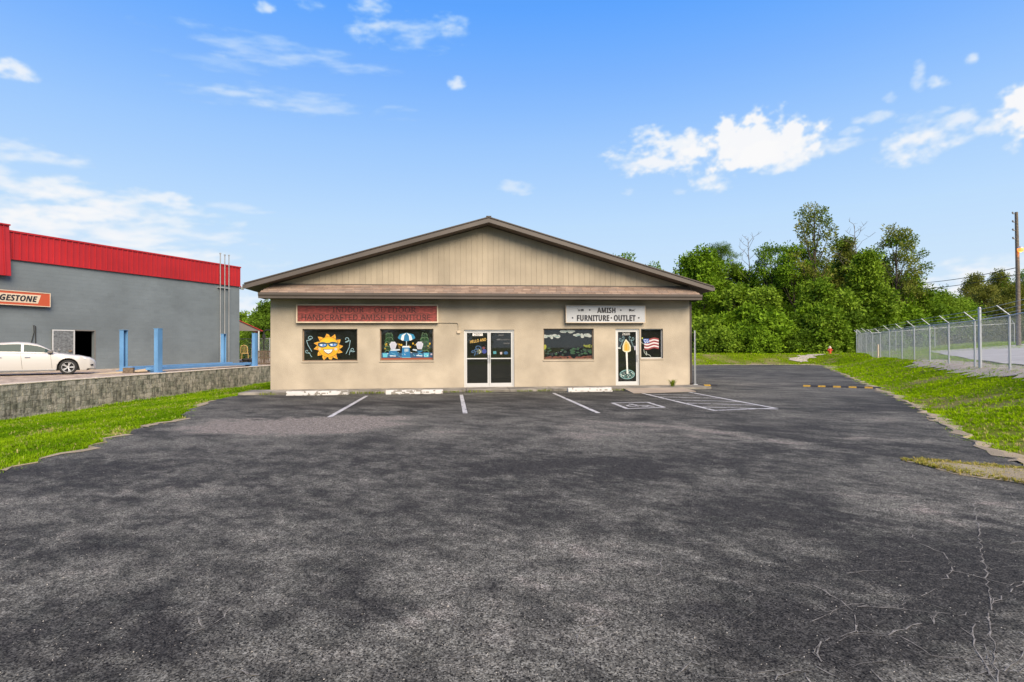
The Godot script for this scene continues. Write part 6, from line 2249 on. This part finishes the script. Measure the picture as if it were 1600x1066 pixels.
func make_car(label: String, paint: Material) -> Node3D:
	var t := thing("parked_sedan", label, "car")
	var wx := [1.42, -1.42]
	var topc := [V(2.44, 0.56), V(2.38, 0.66), V(2.2, 0.76), V(1.8, 0.86), V(1.05, 0.965), V(0.0, 0.985), V(-1.2, 1.02), V(-1.9, 1.06), V(-2.3, 1.05), V(-2.44, 0.98), V(-2.5, 0.80)]
	var wid := [V(2.44, 0.50), V(2.38, 0.66), V(2.2, 0.80), V(1.8, 0.89), V(1.2, 0.925), V(-1.4, 0.925), V(-2.0, 0.89), V(-2.35, 0.80), V(-2.5, 0.62)]
	var rows := []
	var xs := []
	var x := 2.44
	while x > -2.51:
		xs.append(x)
		x -= 0.045
	xs.append(-2.5)
	for q in xs:
		var hw := curve(q, wid)
		var y := curve(q, topc)
		var b := 0.20 if q < 2.1 and q > -2.2 else 0.26
		for w in wx:
			var d: float = absf(q - w)
			if d < 0.395:
				b = maxf(b, 0.335 + sqrt(0.395 * 0.395 - d * d))
		var r := []
		var ys := [b, maxf(b + 0.01, 0.30), maxf(b + 0.02, 0.48), maxf(b + 0.03, minf(0.68, y - 0.1)), maxf(b + 0.04, y - 0.06), maxf(b + 0.045, y - 0.018), maxf(b + 0.048, y), y + 0.012, y + 0.02]
		var zs := [0.965, 0.985, 1.0, 0.99, 0.962, 0.925, 0.86, 0.5, 0.0]
		for k in 9:
			r.append(Vector3(q, maxf(ys[k], b), hw * zs[k]))
		rows.append(r)
	var body := Shape.new()
	skin(rows, func(_i, _j): return 0, [body])
	for e in [0, rows.size() - 1]:  # close nose and tail
		var r: Array = rows[e]
		for k in 8:
			body.quad(r[k], r[k + 1], r[k + 1] * Vector3(1, 1, -1), r[k] * Vector3(1, 1, -1), Vector3(1 if e == 0 else -1, 0, 0))
	put(body, "body", paint, t)
	# cabin
	var roof := [V(1.10, 0.965), V(0.30, 1.385), V(0.0, 1.45), V(-0.35, 1.475), V(-0.9, 1.44), V(-1.25, 1.365), V(-1.95, 1.065)]
	rows = []
	xs = []
	x = 1.10
	while x > -1.96:
		xs.append(x)
		x -= 0.045
	for q in xs:
		var belt := curve(q, topc) + 0.004
		var h := maxf(curve(q, roof), belt + 0.001)
		var k := (h - belt) / 0.49
		var zb := 0.80 if q < 0.6 else lerpf(0.80, 0.66, (q - 0.6) / 0.5)
		if q < -1.3:
			zb = lerpf(0.80, 0.66, (-1.3 - q) / 0.65)
		var zt := lerpf(zb, 0.60, clampf(k, 0, 1))
		var r := []
		for f in [[0.0, zb], [0.10, lerpf(zb, zt, 0.08)], [0.80, lerpf(zb, zt, 0.78)], [0.93, lerpf(zb, zt, 0.95)], [1.0, zt * 0.86], [1.02, zt * 0.5], [1.03, 0.0]]:
			r.append(Vector3(q, belt + (h - belt) * f[0], f[1]))
		rows.append(r)
	var shell := Shape.new()
	var gl := Shape.new()
	var pick := func(i: int, j: int) -> int:
		var q: float = xs[i]
		if j == 1 and q < 0.84 and q > -1.45 and not (q < -0.10 and q > -0.20) and not (q < -1.02 and q > -1.10):
			return 1
		if (j == 4 or j == 5) and ((q < 1.0 and q > 0.34) or (q < -1.12 and q > -1.86)):
			return 1
		return 0
	skin(rows, pick, [shell, gl])
	put(shell, "roof", paint, t)
	put(gl, "windows", M.car_glass, t)
	var s := Shape.new()
	s.span(-2.3, 2.2, 0.19, 0.40, -0.70, 0.70)
	put(s, "underbody", M.black, t)
	s = Shape.new()
	for sg in [-1.0, 1.0]:
		for w in wx:
			s.span(w - 0.40, w + 0.40, 0.30, 0.74, minf(sg * 0.60, sg * 0.66), maxf(sg * 0.60, sg * 0.66))
	put(s, "arch_liner", M.black, t)
	for sg in [-1.0, 1.0]:
		for w in wx:
			var hub := Node3D.new()
			hub.name = "wheel"
			t.add_child(hub, true)
			hub.position = Vector3(w, 0.335, sg * 0.80)
			hub.basis = Basis(Vector3.RIGHT, PI / 2 * sg)
			s = Shape.new()
			s.lathe([V(0.225, 0.095), V(0.25, 0.105), V(0.31, 0.10), V(0.332, 0.075), V(0.335, 0.0), V(0.332, -0.075), V(0.31, -0.10), V(0.225, -0.10)], Transform3D(), 26)
			put(s, "tyre", M.rubber, hub)
			s = Shape.new()
			s.lathe([V(0.228, 0.085), V(0.235, 0.10), V(0.222, 0.10), V(0.205, 0.06), V(0.205, -0.05)], Transform3D(), 26)
			s.lathe([V(0.0, 0.085), V(0.055, 0.082), V(0.06, 0.05)], Transform3D(), 12)
			for k in 5:
				for d in [-0.13, 0.13]:
					var a: float = TAU * k / 5.0 + d
					var c: float = TAU * k / 5.0 + d * 0.6
					s.bar(Vector3(cos(c) * 0.03, 0.068, sin(c) * 0.03), Vector3(cos(a) * 0.212, 0.078, sin(a) * 0.212), 0.032, 0.03)
			put(s, "rim", M.rim, hub)
			s = Shape.new()
			s.lathe([V(0.0, 0.0), V(0.204, 0.0), V(0.204, -0.02)], Transform3D(), 18)
			put(s, "brake", M.black, hub)
		s = Shape.new()
		s.hexa([Vector3(2.31, 0.60, sg * 0.66), Vector3(2.02, 0.70, sg * 0.862), Vector3(1.92, 0.815, sg * 0.845), Vector3(2.24, 0.74, sg * 0.64), Vector3(2.2, 0.60, sg * 0.60), Vector3(1.95, 0.70, sg * 0.80), Vector3(1.9, 0.79, sg * 0.78), Vector3(2.15, 0.74, sg * 0.58)])
		put(s, "headlight", M.lamp_glass, t)
		s = Shape.new()
		s.cbox(Vector3(2.26, 0.42, sg * 0.70), Vector3(0.14, 0.07, 0.14), 0.015, Basis(Vector3.UP, -0.9 * sg))
		put(s, "fog_lamp", M.black, t)
		s = Shape.new()
		s.cbox(Vector3(-2.36, 0.84, sg * 0.66), Vector3(0.12, 0.16, 0.3), 0.03, Basis(Vector3.UP, 0.6 * sg))
		put(s, "tail_light", M.tail, t)
		s = Shape.new()
		s.cbox(Vector3(0.80, 1.03, sg * 0.95), Vector3(0.20, 0.13, 0.17), 0.03)
		s.bar(Vector3(0.83, 0.985, sg * 0.80), Vector3(0.81, 1.0, sg * 0.9), 0.08, 0.04)
		put(s, "mirror", M.grey_sheet, t)
		s = Shape.new()
		for q in [0.86, -0.15, -1.0]:
			for k in 6:
				var y0 := 0.30 + k * 0.108
				s.bar(Vector3(q - 0.01 * k, y0, sg * 0.9255 * [0.99, 1.0, 1.0, 0.998, 0.988, 0.97][k]), Vector3(q - 0.01 * (k + 1), y0 + 0.109, sg * 0.9255 * [1.0, 1.0, 0.998, 0.988, 0.97, 0.96][k]), 0.008, 0.008, Vector3.RIGHT)
		put(s, "door_seam", M.black, t)
		for q in [0.02, -0.92]:
			s = Shape.new()
			s.cbox(Vector3(q, 0.80, sg * 0.925), Vector3(0.19, 0.03, 0.04), 0.008)
			put(s, "door_handle", M.chrome, t)
		s = Shape.new()
		s.box(Vector3(0, 0.235, sg * 0.905), Vector3(2.0, 0.03, 0.012))
		put(s, "sill_trim", M.chrome, t)
	s = Shape.new()
	s.cbox(Vector3(2.405, 0.50, 0), Vector3(0.06, 0.20, 0.9), 0.02)
	put(s, "grille", M.black, t)
	return t


# ---------------------------------------------------------------- plants
var leaf_mesh := []

func make_leaves() -> void:
	var r := RandomNumberGenerator.new()
	r.seed = 12
	for kind in 3:  # 0 broad leaves, 1 finer leaves, 2 needles
		var s := Shape.new()
		var n: int = [22, 28, 46][kind]
		for k in n:
			var p := Vector3(r.randfn(), r.randfn() * 0.7, r.randfn()).normalized() * 0.5 * pow(r.randf(), 0.45)
			var d := (p.normalized() + Vector3(r.randfn(), r.randfn() - 0.2, r.randfn()) * 0.55).normalized()
			var side := d.cross(Vector3(r.randfn(), r.randfn() + 0.8, r.randfn())).normalized()
			var l: float = [0.34, 0.24, 0.42][kind] * r.randf_range(0.7, 1.25)
			var w: float = [0.12, 0.085, 0.016][kind]
			if kind == 2:
				p *= 0.35
			var q := 1.0 + r.randf_range(-0.18, 0.18)
			s.col = rgb(q, q, q * 0.95)
			var m := p + d * l * 0.45
			s.tri(p - side * w * 0.6, m + side * w * 1.15, p + d * l)
		leaf_mesh.append(s.mesh())

# kind: 0 broad, 1 fine, 2 pine; open: share of the crown left empty
func tree_at(called: String, label: String, group: String, base: Vector3, h: float, w: float, low: float, kind: int, c0: Color, c1: Color, clumps: int, per: int, clump_r: float, sd: int, shape := 0, cat := "tree", lean := 0.0) -> Node3D:
	var t := thing(called, label, cat, base, group)
	var r := RandomNumberGenerator.new()
	r.seed = sd
	var s := Shape.new()
	var tr := clampf(h * 0.013, 0.02, 0.26)
	var trunk := []
	var rad := []
	var wob := Vector3.ZERO
	for k in 8:
		var f := k / 7.0
		trunk.append(Vector3(0, -0.15 + (h * 0.95 + 0.15) * f, 0) + wob + Vector3(lean * f * f * h, 0, 0))
		rad.append(tr * (1.0 - 0.88 * f) + 0.012)
		wob += Vector3(r.randfn(), 0, r.randfn()) * h * 0.010
	if h > 2.6:
		s.tube(trunk, rad, 7)
	var xs := []
	var cols := []
	for k in clumps:
		var f := (k + r.randf()) / clumps
		var y := lerpf(low, 1.0, f)
		var env: float
		match shape:
			0: env = sin(PI * clampf(0.16 + 0.80 * f, 0, 1)) # round
			1: env = 0.35 + 0.65 * sin(PI * clampf(0.10 + 0.86 * pow(f, 0.8), 0, 1)) # loose, spreading
			2: env = 1.02 - 0.92 * f # cone
			_: env = sqrt(maxf(0.05, 1.0 - f * f * 0.92)) # mound from the ground
		var a := k * 2.399 + r.randf_range(-0.5, 0.5)
		var rr: float = w * 0.5 * env * (0.25 + 0.75 * sqrt(r.randf()))
		var j := clampi(int(y * 7.0), 0, 6)
		var axis: Vector3 = trunk[j].lerp(trunk[j + 1], y * 7.0 - j)
		var c := axis + Vector3(cos(a) * rr, 0, sin(a) * rr)
		c.y = y * h - clump_r * 0.3 + r.randf_range(-0.25, 0.25) * clump_r
		if h > 2.6:  # a limb carries each clump
			var j0 := clampi(int(maxf(y - 0.10 - 0.2 * rr / h * 3.0, 0.08) * 7.0), 0, 6)
			var from: Vector3 = trunk[j0]
			s.tube([from, from.lerp(c, 0.55) - Vector3(0, 0.04 * rr, 0), c], [rad[j0] * 0.5, rad[j0] * 0.3, 0.012], 4, false)
		var tone := r.randf()
		var cr := clump_r * r.randf_range(0.6, 1.15)
		for m in per:
			var o := Vector3(r.randfn(), r.randfn() * 0.62, r.randfn())
			o = o.normalized() * pow(r.randf(), 0.4)
			var p := c + o * cr * (r.randf_range(1.15, 1.7) if r.randf() < 0.14 else 1.0)
			if p.y < 0.1:
				p.y = 0.1 + 0.2 * r.randf()
			var sc := r.randf_range(0.55, 1.4) * (1.0 if h > 2.6 else 0.7)
			xs.append(Transform3D(Basis.from_euler(Vector3(r.randf_range(-0.5, 0.5), r.randf() * TAU, r.randf_range(-0.5, 0.5))).scaled(Vector3(sc, sc, sc)), p))
			cols.append(clampi(int((tone * 0.78 + r.randf() * 0.34) * 9.0), 0, 8))
	if h > 2.6:
		put(s, "trunk", M.bark, t)
	put(crown(kind, c0, c1, xs, cols), "crown" if h > 2.6 else "foliage", M.leaf, t)
	return t

func crown(kind: int, c0: Color, c1: Color, xs: Array, tones: Array) -> ArrayMesh:
	# one mesh of all leaf clusters, in nine tones of the plant's own green
	var tint := []
	var arr: Array = leaf_mesh[kind].surface_get_arrays(0)
	for k in 9:
		var q := c0.lerp(c1, k / 8.0)
		var a := arr.duplicate()
		var cc := PackedColorArray()
		for v in arr[Mesh.ARRAY_COLOR]:
			cc.append(Color(v.r * q.r, v.g * q.g, v.b * q.b))
		a[Mesh.ARRAY_COLOR] = cc
		var m := ArrayMesh.new()
		m.add_surface_from_arrays(Mesh.PRIMITIVE_TRIANGLES, a)
		tint.append(m)
	var st := SurfaceTool.new()
	st.begin(Mesh.PRIMITIVE_TRIANGLES)
	for i in xs.size():
		st.append_from(tint[tones[i]], 0, xs[i])
	return st.commit()

func tree_copy(src: Node3D, label: String, base: Vector3, size: Vector3, turn: float) -> void:
	var o: Node3D = src.duplicate()
	o.name = numbered(String(src.name).rstrip("_0123456789"))
	add_child(o)
	o.set_meta("label", label)
	o.transform = Transform3D(Basis(Vector3.UP, turn).scaled(size), base)

func tree(called: String, label: String, group: String, px: float, top: float, depth: float, w: float, low: float, kind: int, c0: Color, c1: Color, clumps: int, per: int, clump_r: float, sd: int, shape := 0, cat := "tree", lean := 0.0) -> void:
	var p := at(px, 545, depth)
	var b := Vector3(p.x, on_mesh(p.x, p.z) - 0.03, p.z)
	tree_at(called, label, group, b, at(px, top, depth).y - b.y, w, low, kind, c0, c1, clumps, per, clump_r, sd, shape, cat, lean)

func snag(label: String, px: float, top: float, depth: float, sd: int, foliage_low: bool) -> void:
	var p := at(px, 545, depth)
	var b := Vector3(p.x, on_mesh(p.x, p.z) - 0.05, p.z)
	var h := at(px, top, depth).y - b.y
	var t := thing("dead_tree", label, "tree", b, "dead trees in the wood")
	var r := RandomNumberGenerator.new()
	r.seed = sd
	var s := Shape.new()
	var pts := []
	var rad := []
	var wob := Vector3.ZERO
	for k in 9:
		pts.append(Vector3(0, h * k / 8.0, 0) + wob)
		rad.append(0.11 * (1.0 - 0.9 * k / 8.0) + 0.012)
		wob += Vector3(r.randfn(), 0, r.randfn()) * 0.12
	s.tube(pts, rad, 7)
	put(s, "trunk", M.bark_pale, t)
	for k in 15:
		var f := 0.58 + 0.42 * k / 15.0
		var j := int(f * 8.0)
		var o: Vector3 = pts[mini(j, 7)].lerp(pts[mini(j + 1, 8)], f * 8.0 - j)
		var a := k * 2.4 + r.randf()
		var l := (1.25 - f) * 4.2 * r.randf_range(0.5, 1.1)
		var e := o + Vector3(cos(a) * l, l * r.randf_range(0.5, 1.0), sin(a) * l)
		s = Shape.new()
		var m := o.lerp(e, 0.5) + Vector3(r.randfn(), r.randfn(), r.randfn()) * 0.12
		s.tube([o, m, e], [0.032, 0.02, 0.008], 4, false)
		for i in 4:
			var q := m.lerp(e, r.randf())
			s.tube([q, q + Vector3(r.randfn(), absf(r.randfn()) + 0.3, r.randfn()) * l * 0.25], [0.02, 0.008], 3, false)
		put(s, "branch", M.bark_pale, t)

func build_woods() -> void:
	make_leaves()
	var dk := [rgb(0.055, 0.105, 0.011), rgb(0.12, 0.205, 0.022)]
	var md := [rgb(0.085, 0.165, 0.012), rgb(0.19, 0.32, 0.024)]
	var lt := [rgb(0.11, 0.20, 0.016), rgb(0.205, 0.315, 0.034)]
	var ol := [rgb(0.115, 0.14, 0.022), rgb(0.215, 0.225, 0.05)]
	# front row, as the photograph shows them
	tree("oak_tree", "broad leafy oak rising over the shop's right eave", "", 1094, 391, 63, 6.6, 0.22, 0, md[0], md[1], 46, 17, 0.9, 1, 1)
	tree("pine_tree", "dark round topped pine behind the broad oak", "", 1133, 378, 67, 4.4, 0.52, 2, dk[0], dk[1], 22, 16, 0.7, 2, 0)
	snag("tall bare dead tree with upswept twigs beside the dark pine", 1172, 369, 66, 3, false)
	tree("oak_tree", "loose crowned oak with sky showing through its top", "", 1205, 383, 65, 5.0, 0.30, 1, md[0], md[1], 36, 9, 0.65, 4, 1)
	tree("oak_tree", "green oak with a ragged crown leaning over the wood's middle", "", 1241, 384, 63, 5.6, 0.25, 1, md[0], md[1], 42, 11, 0.7, 5, 1, "tree", 0.02)
	tree("tall_pine", "tallest thin tree with sparse tufts up its bare trunk", "", 1282, 319, 62, 5.2, 0.36, 1, dk[0] * 1.25, ol[1], 50, 5, 0.42, 6, 1)
	snag("bare dead tree with a crooked top leaning over the light green tree", 1333, 352, 64, 9, true)
	tree("cedar_tree", "dense pointed cedar between the tallest tree and the fence", "", 1330, 372, 66, 5.2, 0.12, 1, md[0], ol[1], 44, 18, 0.8, 7, 2)
	tree("maple_tree", "bright light green pointed tree in front of the cedar", "", 1352, 392, 61, 6.0, 0.10, 0, lt[0], lt[1], 56, 15, 0.8, 8, 2)
	tree("oak_tree", "tall oak with an open feathery crown at the wood's right end", "", 1398, 358, 64, 6.4, 0.28, 1, md[0], ol[1], 52, 8, 0.62, 10, 1, "tree", 0.03)
	tree("oak_tree", "dark spreading oak under the feathery oak's crown", "", 1420, 438, 66, 6.5, 0.10, 0, dk[0], md[1], 40, 16, 0.95, 11, 0)
	# filling trees between and behind
	var fill := [[1075, 425, 70, 6.5], [1115, 412, 69, 7.0], [1150, 418, 68, 7.0], [1182, 425, 70, 7.0], [1215, 420, 68, 7.0], [1262, 405, 67, 6.5], [1300, 410, 69, 6.5], [1318, 425, 67, 6.0], [1375, 405, 69, 6.5], [1170, 445, 74, 8.0], [1235, 435, 75, 8.0], [1290, 440, 76, 8.0], [1345, 430, 75, 8.0], [1400, 440, 76, 8.0], [1110, 440, 76, 8.0]]
	var spots := ["the broad oak's near side", "the broad oak and the dark pine", "the dark pine and the bare dead tree", "the bare dead tree", "the loose crowned oak", "the ragged oak and the tallest tree", "the tallest tree's trunk", "the pointed cedar", "the bright pointed tree", "the gap under the bare dead tree", "the ragged oak", "the tallest tree", "the pointed cedar and the bright tree", "the feathery oak", "the broad oak"]
	var fill_names := []
	for k in fill.size():
		fill_names.append(("green tree packed in just behind " if k < 9 else "tree in the wood's back row behind ") + spots[k])
	for k in fill.size():
		var f: Array = fill[k]
		var c: Array = [dk, md, md, ol][k % 4]
		tree("oak_tree", fill_names[k], "trees packed into the wood", f[0], f[1], f[2], f[3], 0.06, k % 2, c[0], c[1], 54, 10, 0.85, 40 + k, k % 2)
	# understorey
	var low := [[1100, 500, 58, 4.2, 2], [1135, 495, 58, 4.2, 1], [1168, 482, 57, 4.2, 1], [1205, 492, 56, 4.4, 1], [1240, 500, 57, 4.6, 0], [1262, 478, 57, 4.2, 1], [1288, 482, 55, 4.0, 2], [1318, 495, 57, 4.4, 0], [1345, 494, 58, 3.8, 0], [1378, 496, 60, 3.8, 1], [1408, 480, 62, 5.0, 1], [1120, 515, 55, 4.0, 2], [1180, 512, 54.5, 4.4, 1], [1250, 520, 55, 4.0, 0], [1335, 518, 57, 4.0, 0]]
	var places := ["beside the shop's corner", "below the broad oak", "below the bare dead tree", "below the loose crowned oak", "in the deepest shade", "below the ragged oak", "behind the fire hydrant", "past the fire hydrant", "below the bright pointed tree", "behind the fence's corner post", "below the feathery oak", "in front near the shop's corner post", "in front below the bare dead tree", "in front of the tallest tree", "just before the fence corner"]
	for k in low.size():
		var f: Array = low[k]
		var c: Array = [dk, md, lt][f[4]]
		tree("understorey_bush", ["dark green", "green leafy", "light green"][f[4]] + " bush at the wood's edge " + places[k], "bushes along the wood's edge", f[0], f[1], f[2], f[3], 0.02, 0, c[0], c[1], 30, 13, 0.68, 80 + k, 3, "bush")
	# young trees with bare stems in front of the shade
	var young := [[1196, 452, 59, 3.2, "slim young tree with a bare pale stem below the loose crowned oak"], [1272, 440, 58, 3.0, "slim young tree with a bare stem left of the hydrant's path"], [1312, 455, 58, 3.0, "slim young tree with a bare stem behind the fire hydrant"], [1366, 446, 60, 3.4, "slim young tree with a bare stem near the fence corner"], [1148, 446, 60, 3.2, "slim young tree with a bare stem below the dark pine"]]
	for k in young.size():
		var f: Array = young[k]
		tree("young_tree", f[4], "", f[0], f[1], f[2], f[3], 0.55, 0, md[0], lt[1], 22, 6, 0.5, 180 + k, 1, "tree", 0.01)
	# right of the wood, past the yard
	var right := [[1445, 462, 68, 6.0, 1, "rounded green tree rising behind the far fence corner"], [1475, 458, 70, 6.0, 2, "light green tree behind the concrete yard's far fence"], [1500, 470, 74, 6.0, 1, "low green tree between the light tree and the olive trees"], [1520, 432, 88, 6.0, 3, "olive tree with a thin pointed top beyond the yard"], [1545, 448, 84, 8.0, 3, "broad olive tree beyond the concrete yard"], [1566, 428, 92, 6.0, 3, "spiky topped olive tree next to the utility pole's wires"], [1590, 446, 80, 8.0, 3, "olive tree directly behind the utility pole"], [1612, 422, 84, 8.0, 1, "green tree standing beside the utility pole"]]
	for k in right.size():
		var f: Array = right[k]
		var c: Array = [dk, md, lt, ol][f[4]]
		tree("oak_tree", f[5], "", f[0], f[1], f[2], f[3], 0.08, 1, c[0], c[1], 44, 18, 0.9, 120 + k, 2 if k in [3, 5] else 0)
	var hedge := [[1435, 512, 66], [1465, 510, 68], [1495, 508, 70], [1528, 506, 70], [1560, 504, 70], [1595, 502, 70], [1630, 500, 70]]
	for k in hedge.size():
		var f: Array = hedge[k]
		tree("understorey_bush", "dull green bush behind the yard's far fence " + ["at its corner", "under the light green tree", "under the low green tree", "under the thin pointed olive", "under the spiky olive", "behind the utility pole", "past the utility pole"][k], "bushes behind the yard", f[0], f[1], f[2], 5.0, 0.02, 1, dk[0], ol[1], 34, 20, 0.85, 140 + k, 3, "bush")
	# over the shop's roof, and between the shop and the garage
	tree("oak_tree", "green tree whose tip shows above the shop's right roof slope", "", 967, 400, 60, 2.4, 0.5, 1, md[0], md[1], 20, 6, 0.45, 150, 1)
	tree("oak_tree", "green tree barely showing above the shop's lower roof edge", "", 1018, 415, 62, 2.6, 0.5, 1, md[0], md[1], 20, 6, 0.45, 151, 1)
	var left := [[372, 492, 78, 5.5, 2, "light olive tree behind the garage's far corner"], [397, 503, 72, 5.5, 1, "rounded green tree behind the carport"], [418, 486, 66, 6.0, 1, "green tree showing between the carport and the shop"], [440, 470, 62, 7.0, 0, "dark leafy tree behind the shop's left side"], [385, 520, 66, 6.0, 2, "light green low tree behind the carport posts"], [410, 518, 64, 6.0, 1, "low green tree behind the rear chain link fence"]]
	for k in left.size():
		var f: Array = left[k]
		var c: Array = [dk, md, lt][f[4]]
		tree("oak_tree", f[5], "", f[0], f[1], f[2], f[3], 0.05, k % 2, c[0], c[1], 40, 20, 0.9, 160 + k, 0)
	# far wood closing the horizon
	var xs := []
	var cols := []
	var r := RandomNumberGenerator.new()
	r.seed = 9
	for k in 2600:
		var a := r.randf_range(-0.95, 1.15)
		var d := r.randf_range(105.0, 130.0)
		var p := Vector3(CAM.x + sin(a) * d, 0, CAM.z - cos(a) * d)
		var top := 6.5 + 2.0 * noise_b.get_noise_1d(a * 260.0)
		p.y = r.randf() * top
		var sc := r.randf_range(2.4, 3.6)
		xs.append(Transform3D(Basis(Vector3.UP, r.randf() * TAU).scaled(Vector3(sc, sc, sc)), p))
		cols.append(md[0].lerp(ol[1], r.randf()))
	var far := many(leaf_mesh[0], xs, cols, "far_wood", M.leaf)
	tag(far, "low distant line of woods along the horizon", "woods")
	far.set_meta("kind", "stuff")

func build_across() -> void:
	# what the shop's glass mirrors: a road, a verge, parked cars and trees behind the camera
	var s := Shape.new()
	for i in 20:
		s.col = rgb(0.06, 0.06, 0.06)
		s.quad(Vector3(-60 + i * 6, 0.06, 38), Vector3(-54 + i * 6, 0.06, 38), Vector3(-54 + i * 6, 0.06, 46), Vector3(-60 + i * 6, 0.06, 46), Vector3.UP)
	setting(s, "road", M.asphalt)
	for q in [[-7.5, 41.0, 0.1, "dark red sedan parked on the road facing the shop", rgb(0.10, 0.008, 0.01)], [11.5, 40.0, PI, "silver grey sedan parked on the road facing the shop", rgb(0.42, 0.43, 0.44)]]:
		var c := make_car(q[3], car_paint(q[4]))
		c.position = Vector3(q[0], 0.062, q[1])
		c.rotation.y = q[2]
	for k in 9:
		if k == 5 or k == 6:  # open sky beyond the silver car, as the clouds window mirrors it
			continue
		tree_at("oak_tree", ["green roadside tree at the far end of the row across the road", "green roadside tree second in the row across the road", "green roadside tree third in the row across the road", "green roadside tree behind the dark red sedan across the road", "green roadside tree beside the gap in the row across the road", "green roadside tree behind the silver grey sedan across the road", "green roadside tree seventh in the row across the road", "green roadside tree just past the gap in the row across the road", "green roadside tree ending the row across the road"][k], "trees across the road", Vector3(-34.0 + k * 8.5, 0.0, 54.0 + (k * 37 % 7)), 10.0 + (k * 53 % 5), 9.0, 0.12, 0, rgb(0.10, 0.18, 0.02), rgb(0.20, 0.31, 0.04), 40, 18, 1.3, 200 + k, 0)


func _ready() -> void:
	rng.seed = 4
	# camera
	var cam := Camera3D.new()
	cam.name = "camera"
	add_child(cam)
	cam.transform = Transform3D(cam_basis, CAM)
	cam.fov = rad_to_deg(2.0 * atan(533.0 / FOCAL))
	cam.far = 4000.0
	cam.current = true
	# sky and sun
	var env := Environment.new()
	env.background_mode = Environment.BG_SKY
	var sky := Sky.new()
	var pan := PanoramaSkyMaterial.new()
	pan.panorama = make_sky()
	sky.sky_material = pan
	env.sky = sky
	env.background_energy_multiplier = 0.62
	env.tonemap_mode = Environment.TONE_MAPPER_LINEAR
	env.tonemap_exposure = 1.6
	env.sdfgi_enabled = true
	env.ssao_enabled = true
	env.ssil_enabled = true
	var we := WorldEnvironment.new()
	we.name = "world"
	we.environment = env
	add_child(we)
	var sun := DirectionalLight3D.new()
	sun.name = "sun"
	sun.light_color = Color(1.0, 0.92, 0.80)
	sun.light_energy = 1.5
	sun.light_angular_distance = 42.0
	sun.shadow_enabled = true
	add_child(sun)
	sun.rotation = Vector3(deg_to_rad(-39.0), deg_to_rad(20.0), 0)
	make_materials()
	layout()
	# setting
	print("ground ", Time.get_ticks_msec())
	build_ground()
	print("asphalt ", Time.get_ticks_msec())
	build_asphalt()
	build_sand()
	build_pad()
	build_markings()
	build_walk()
	build_lot()
	# buildings
	print("buildings ", Time.get_ticks_msec())
	build_shop()
	build_signs()
	build_garage()
	# things
	build_stops()
	build_lift()
	build_clutter()
	build_fences()
	build_street_things()
	var car := make_car("white four door sedan parked beside the grey garage", car_paint(rgb(0.43, 0.425, 0.41)))
	var dir := cam_basis.x * 0.80 - cam_basis.z * 0.60
	dir = Vector3(dir.x, 0, dir.z).normalized()
	var fw := at(106, 585.6, 25.7)
	car.position = Vector3(fw.x, LOT, fw.z) - dir * 1.42 - dir.cross(Vector3.UP) * 0.9
	car.basis = Basis(dir, Vector3.UP, dir.cross(Vector3.UP))
	print("plants ", Time.get_ticks_msec())
	build_woods()
	print("grass ", Time.get_ticks_msec())
	build_grass()
	build_across()
	print("done ", Time.get_ticks_msec())
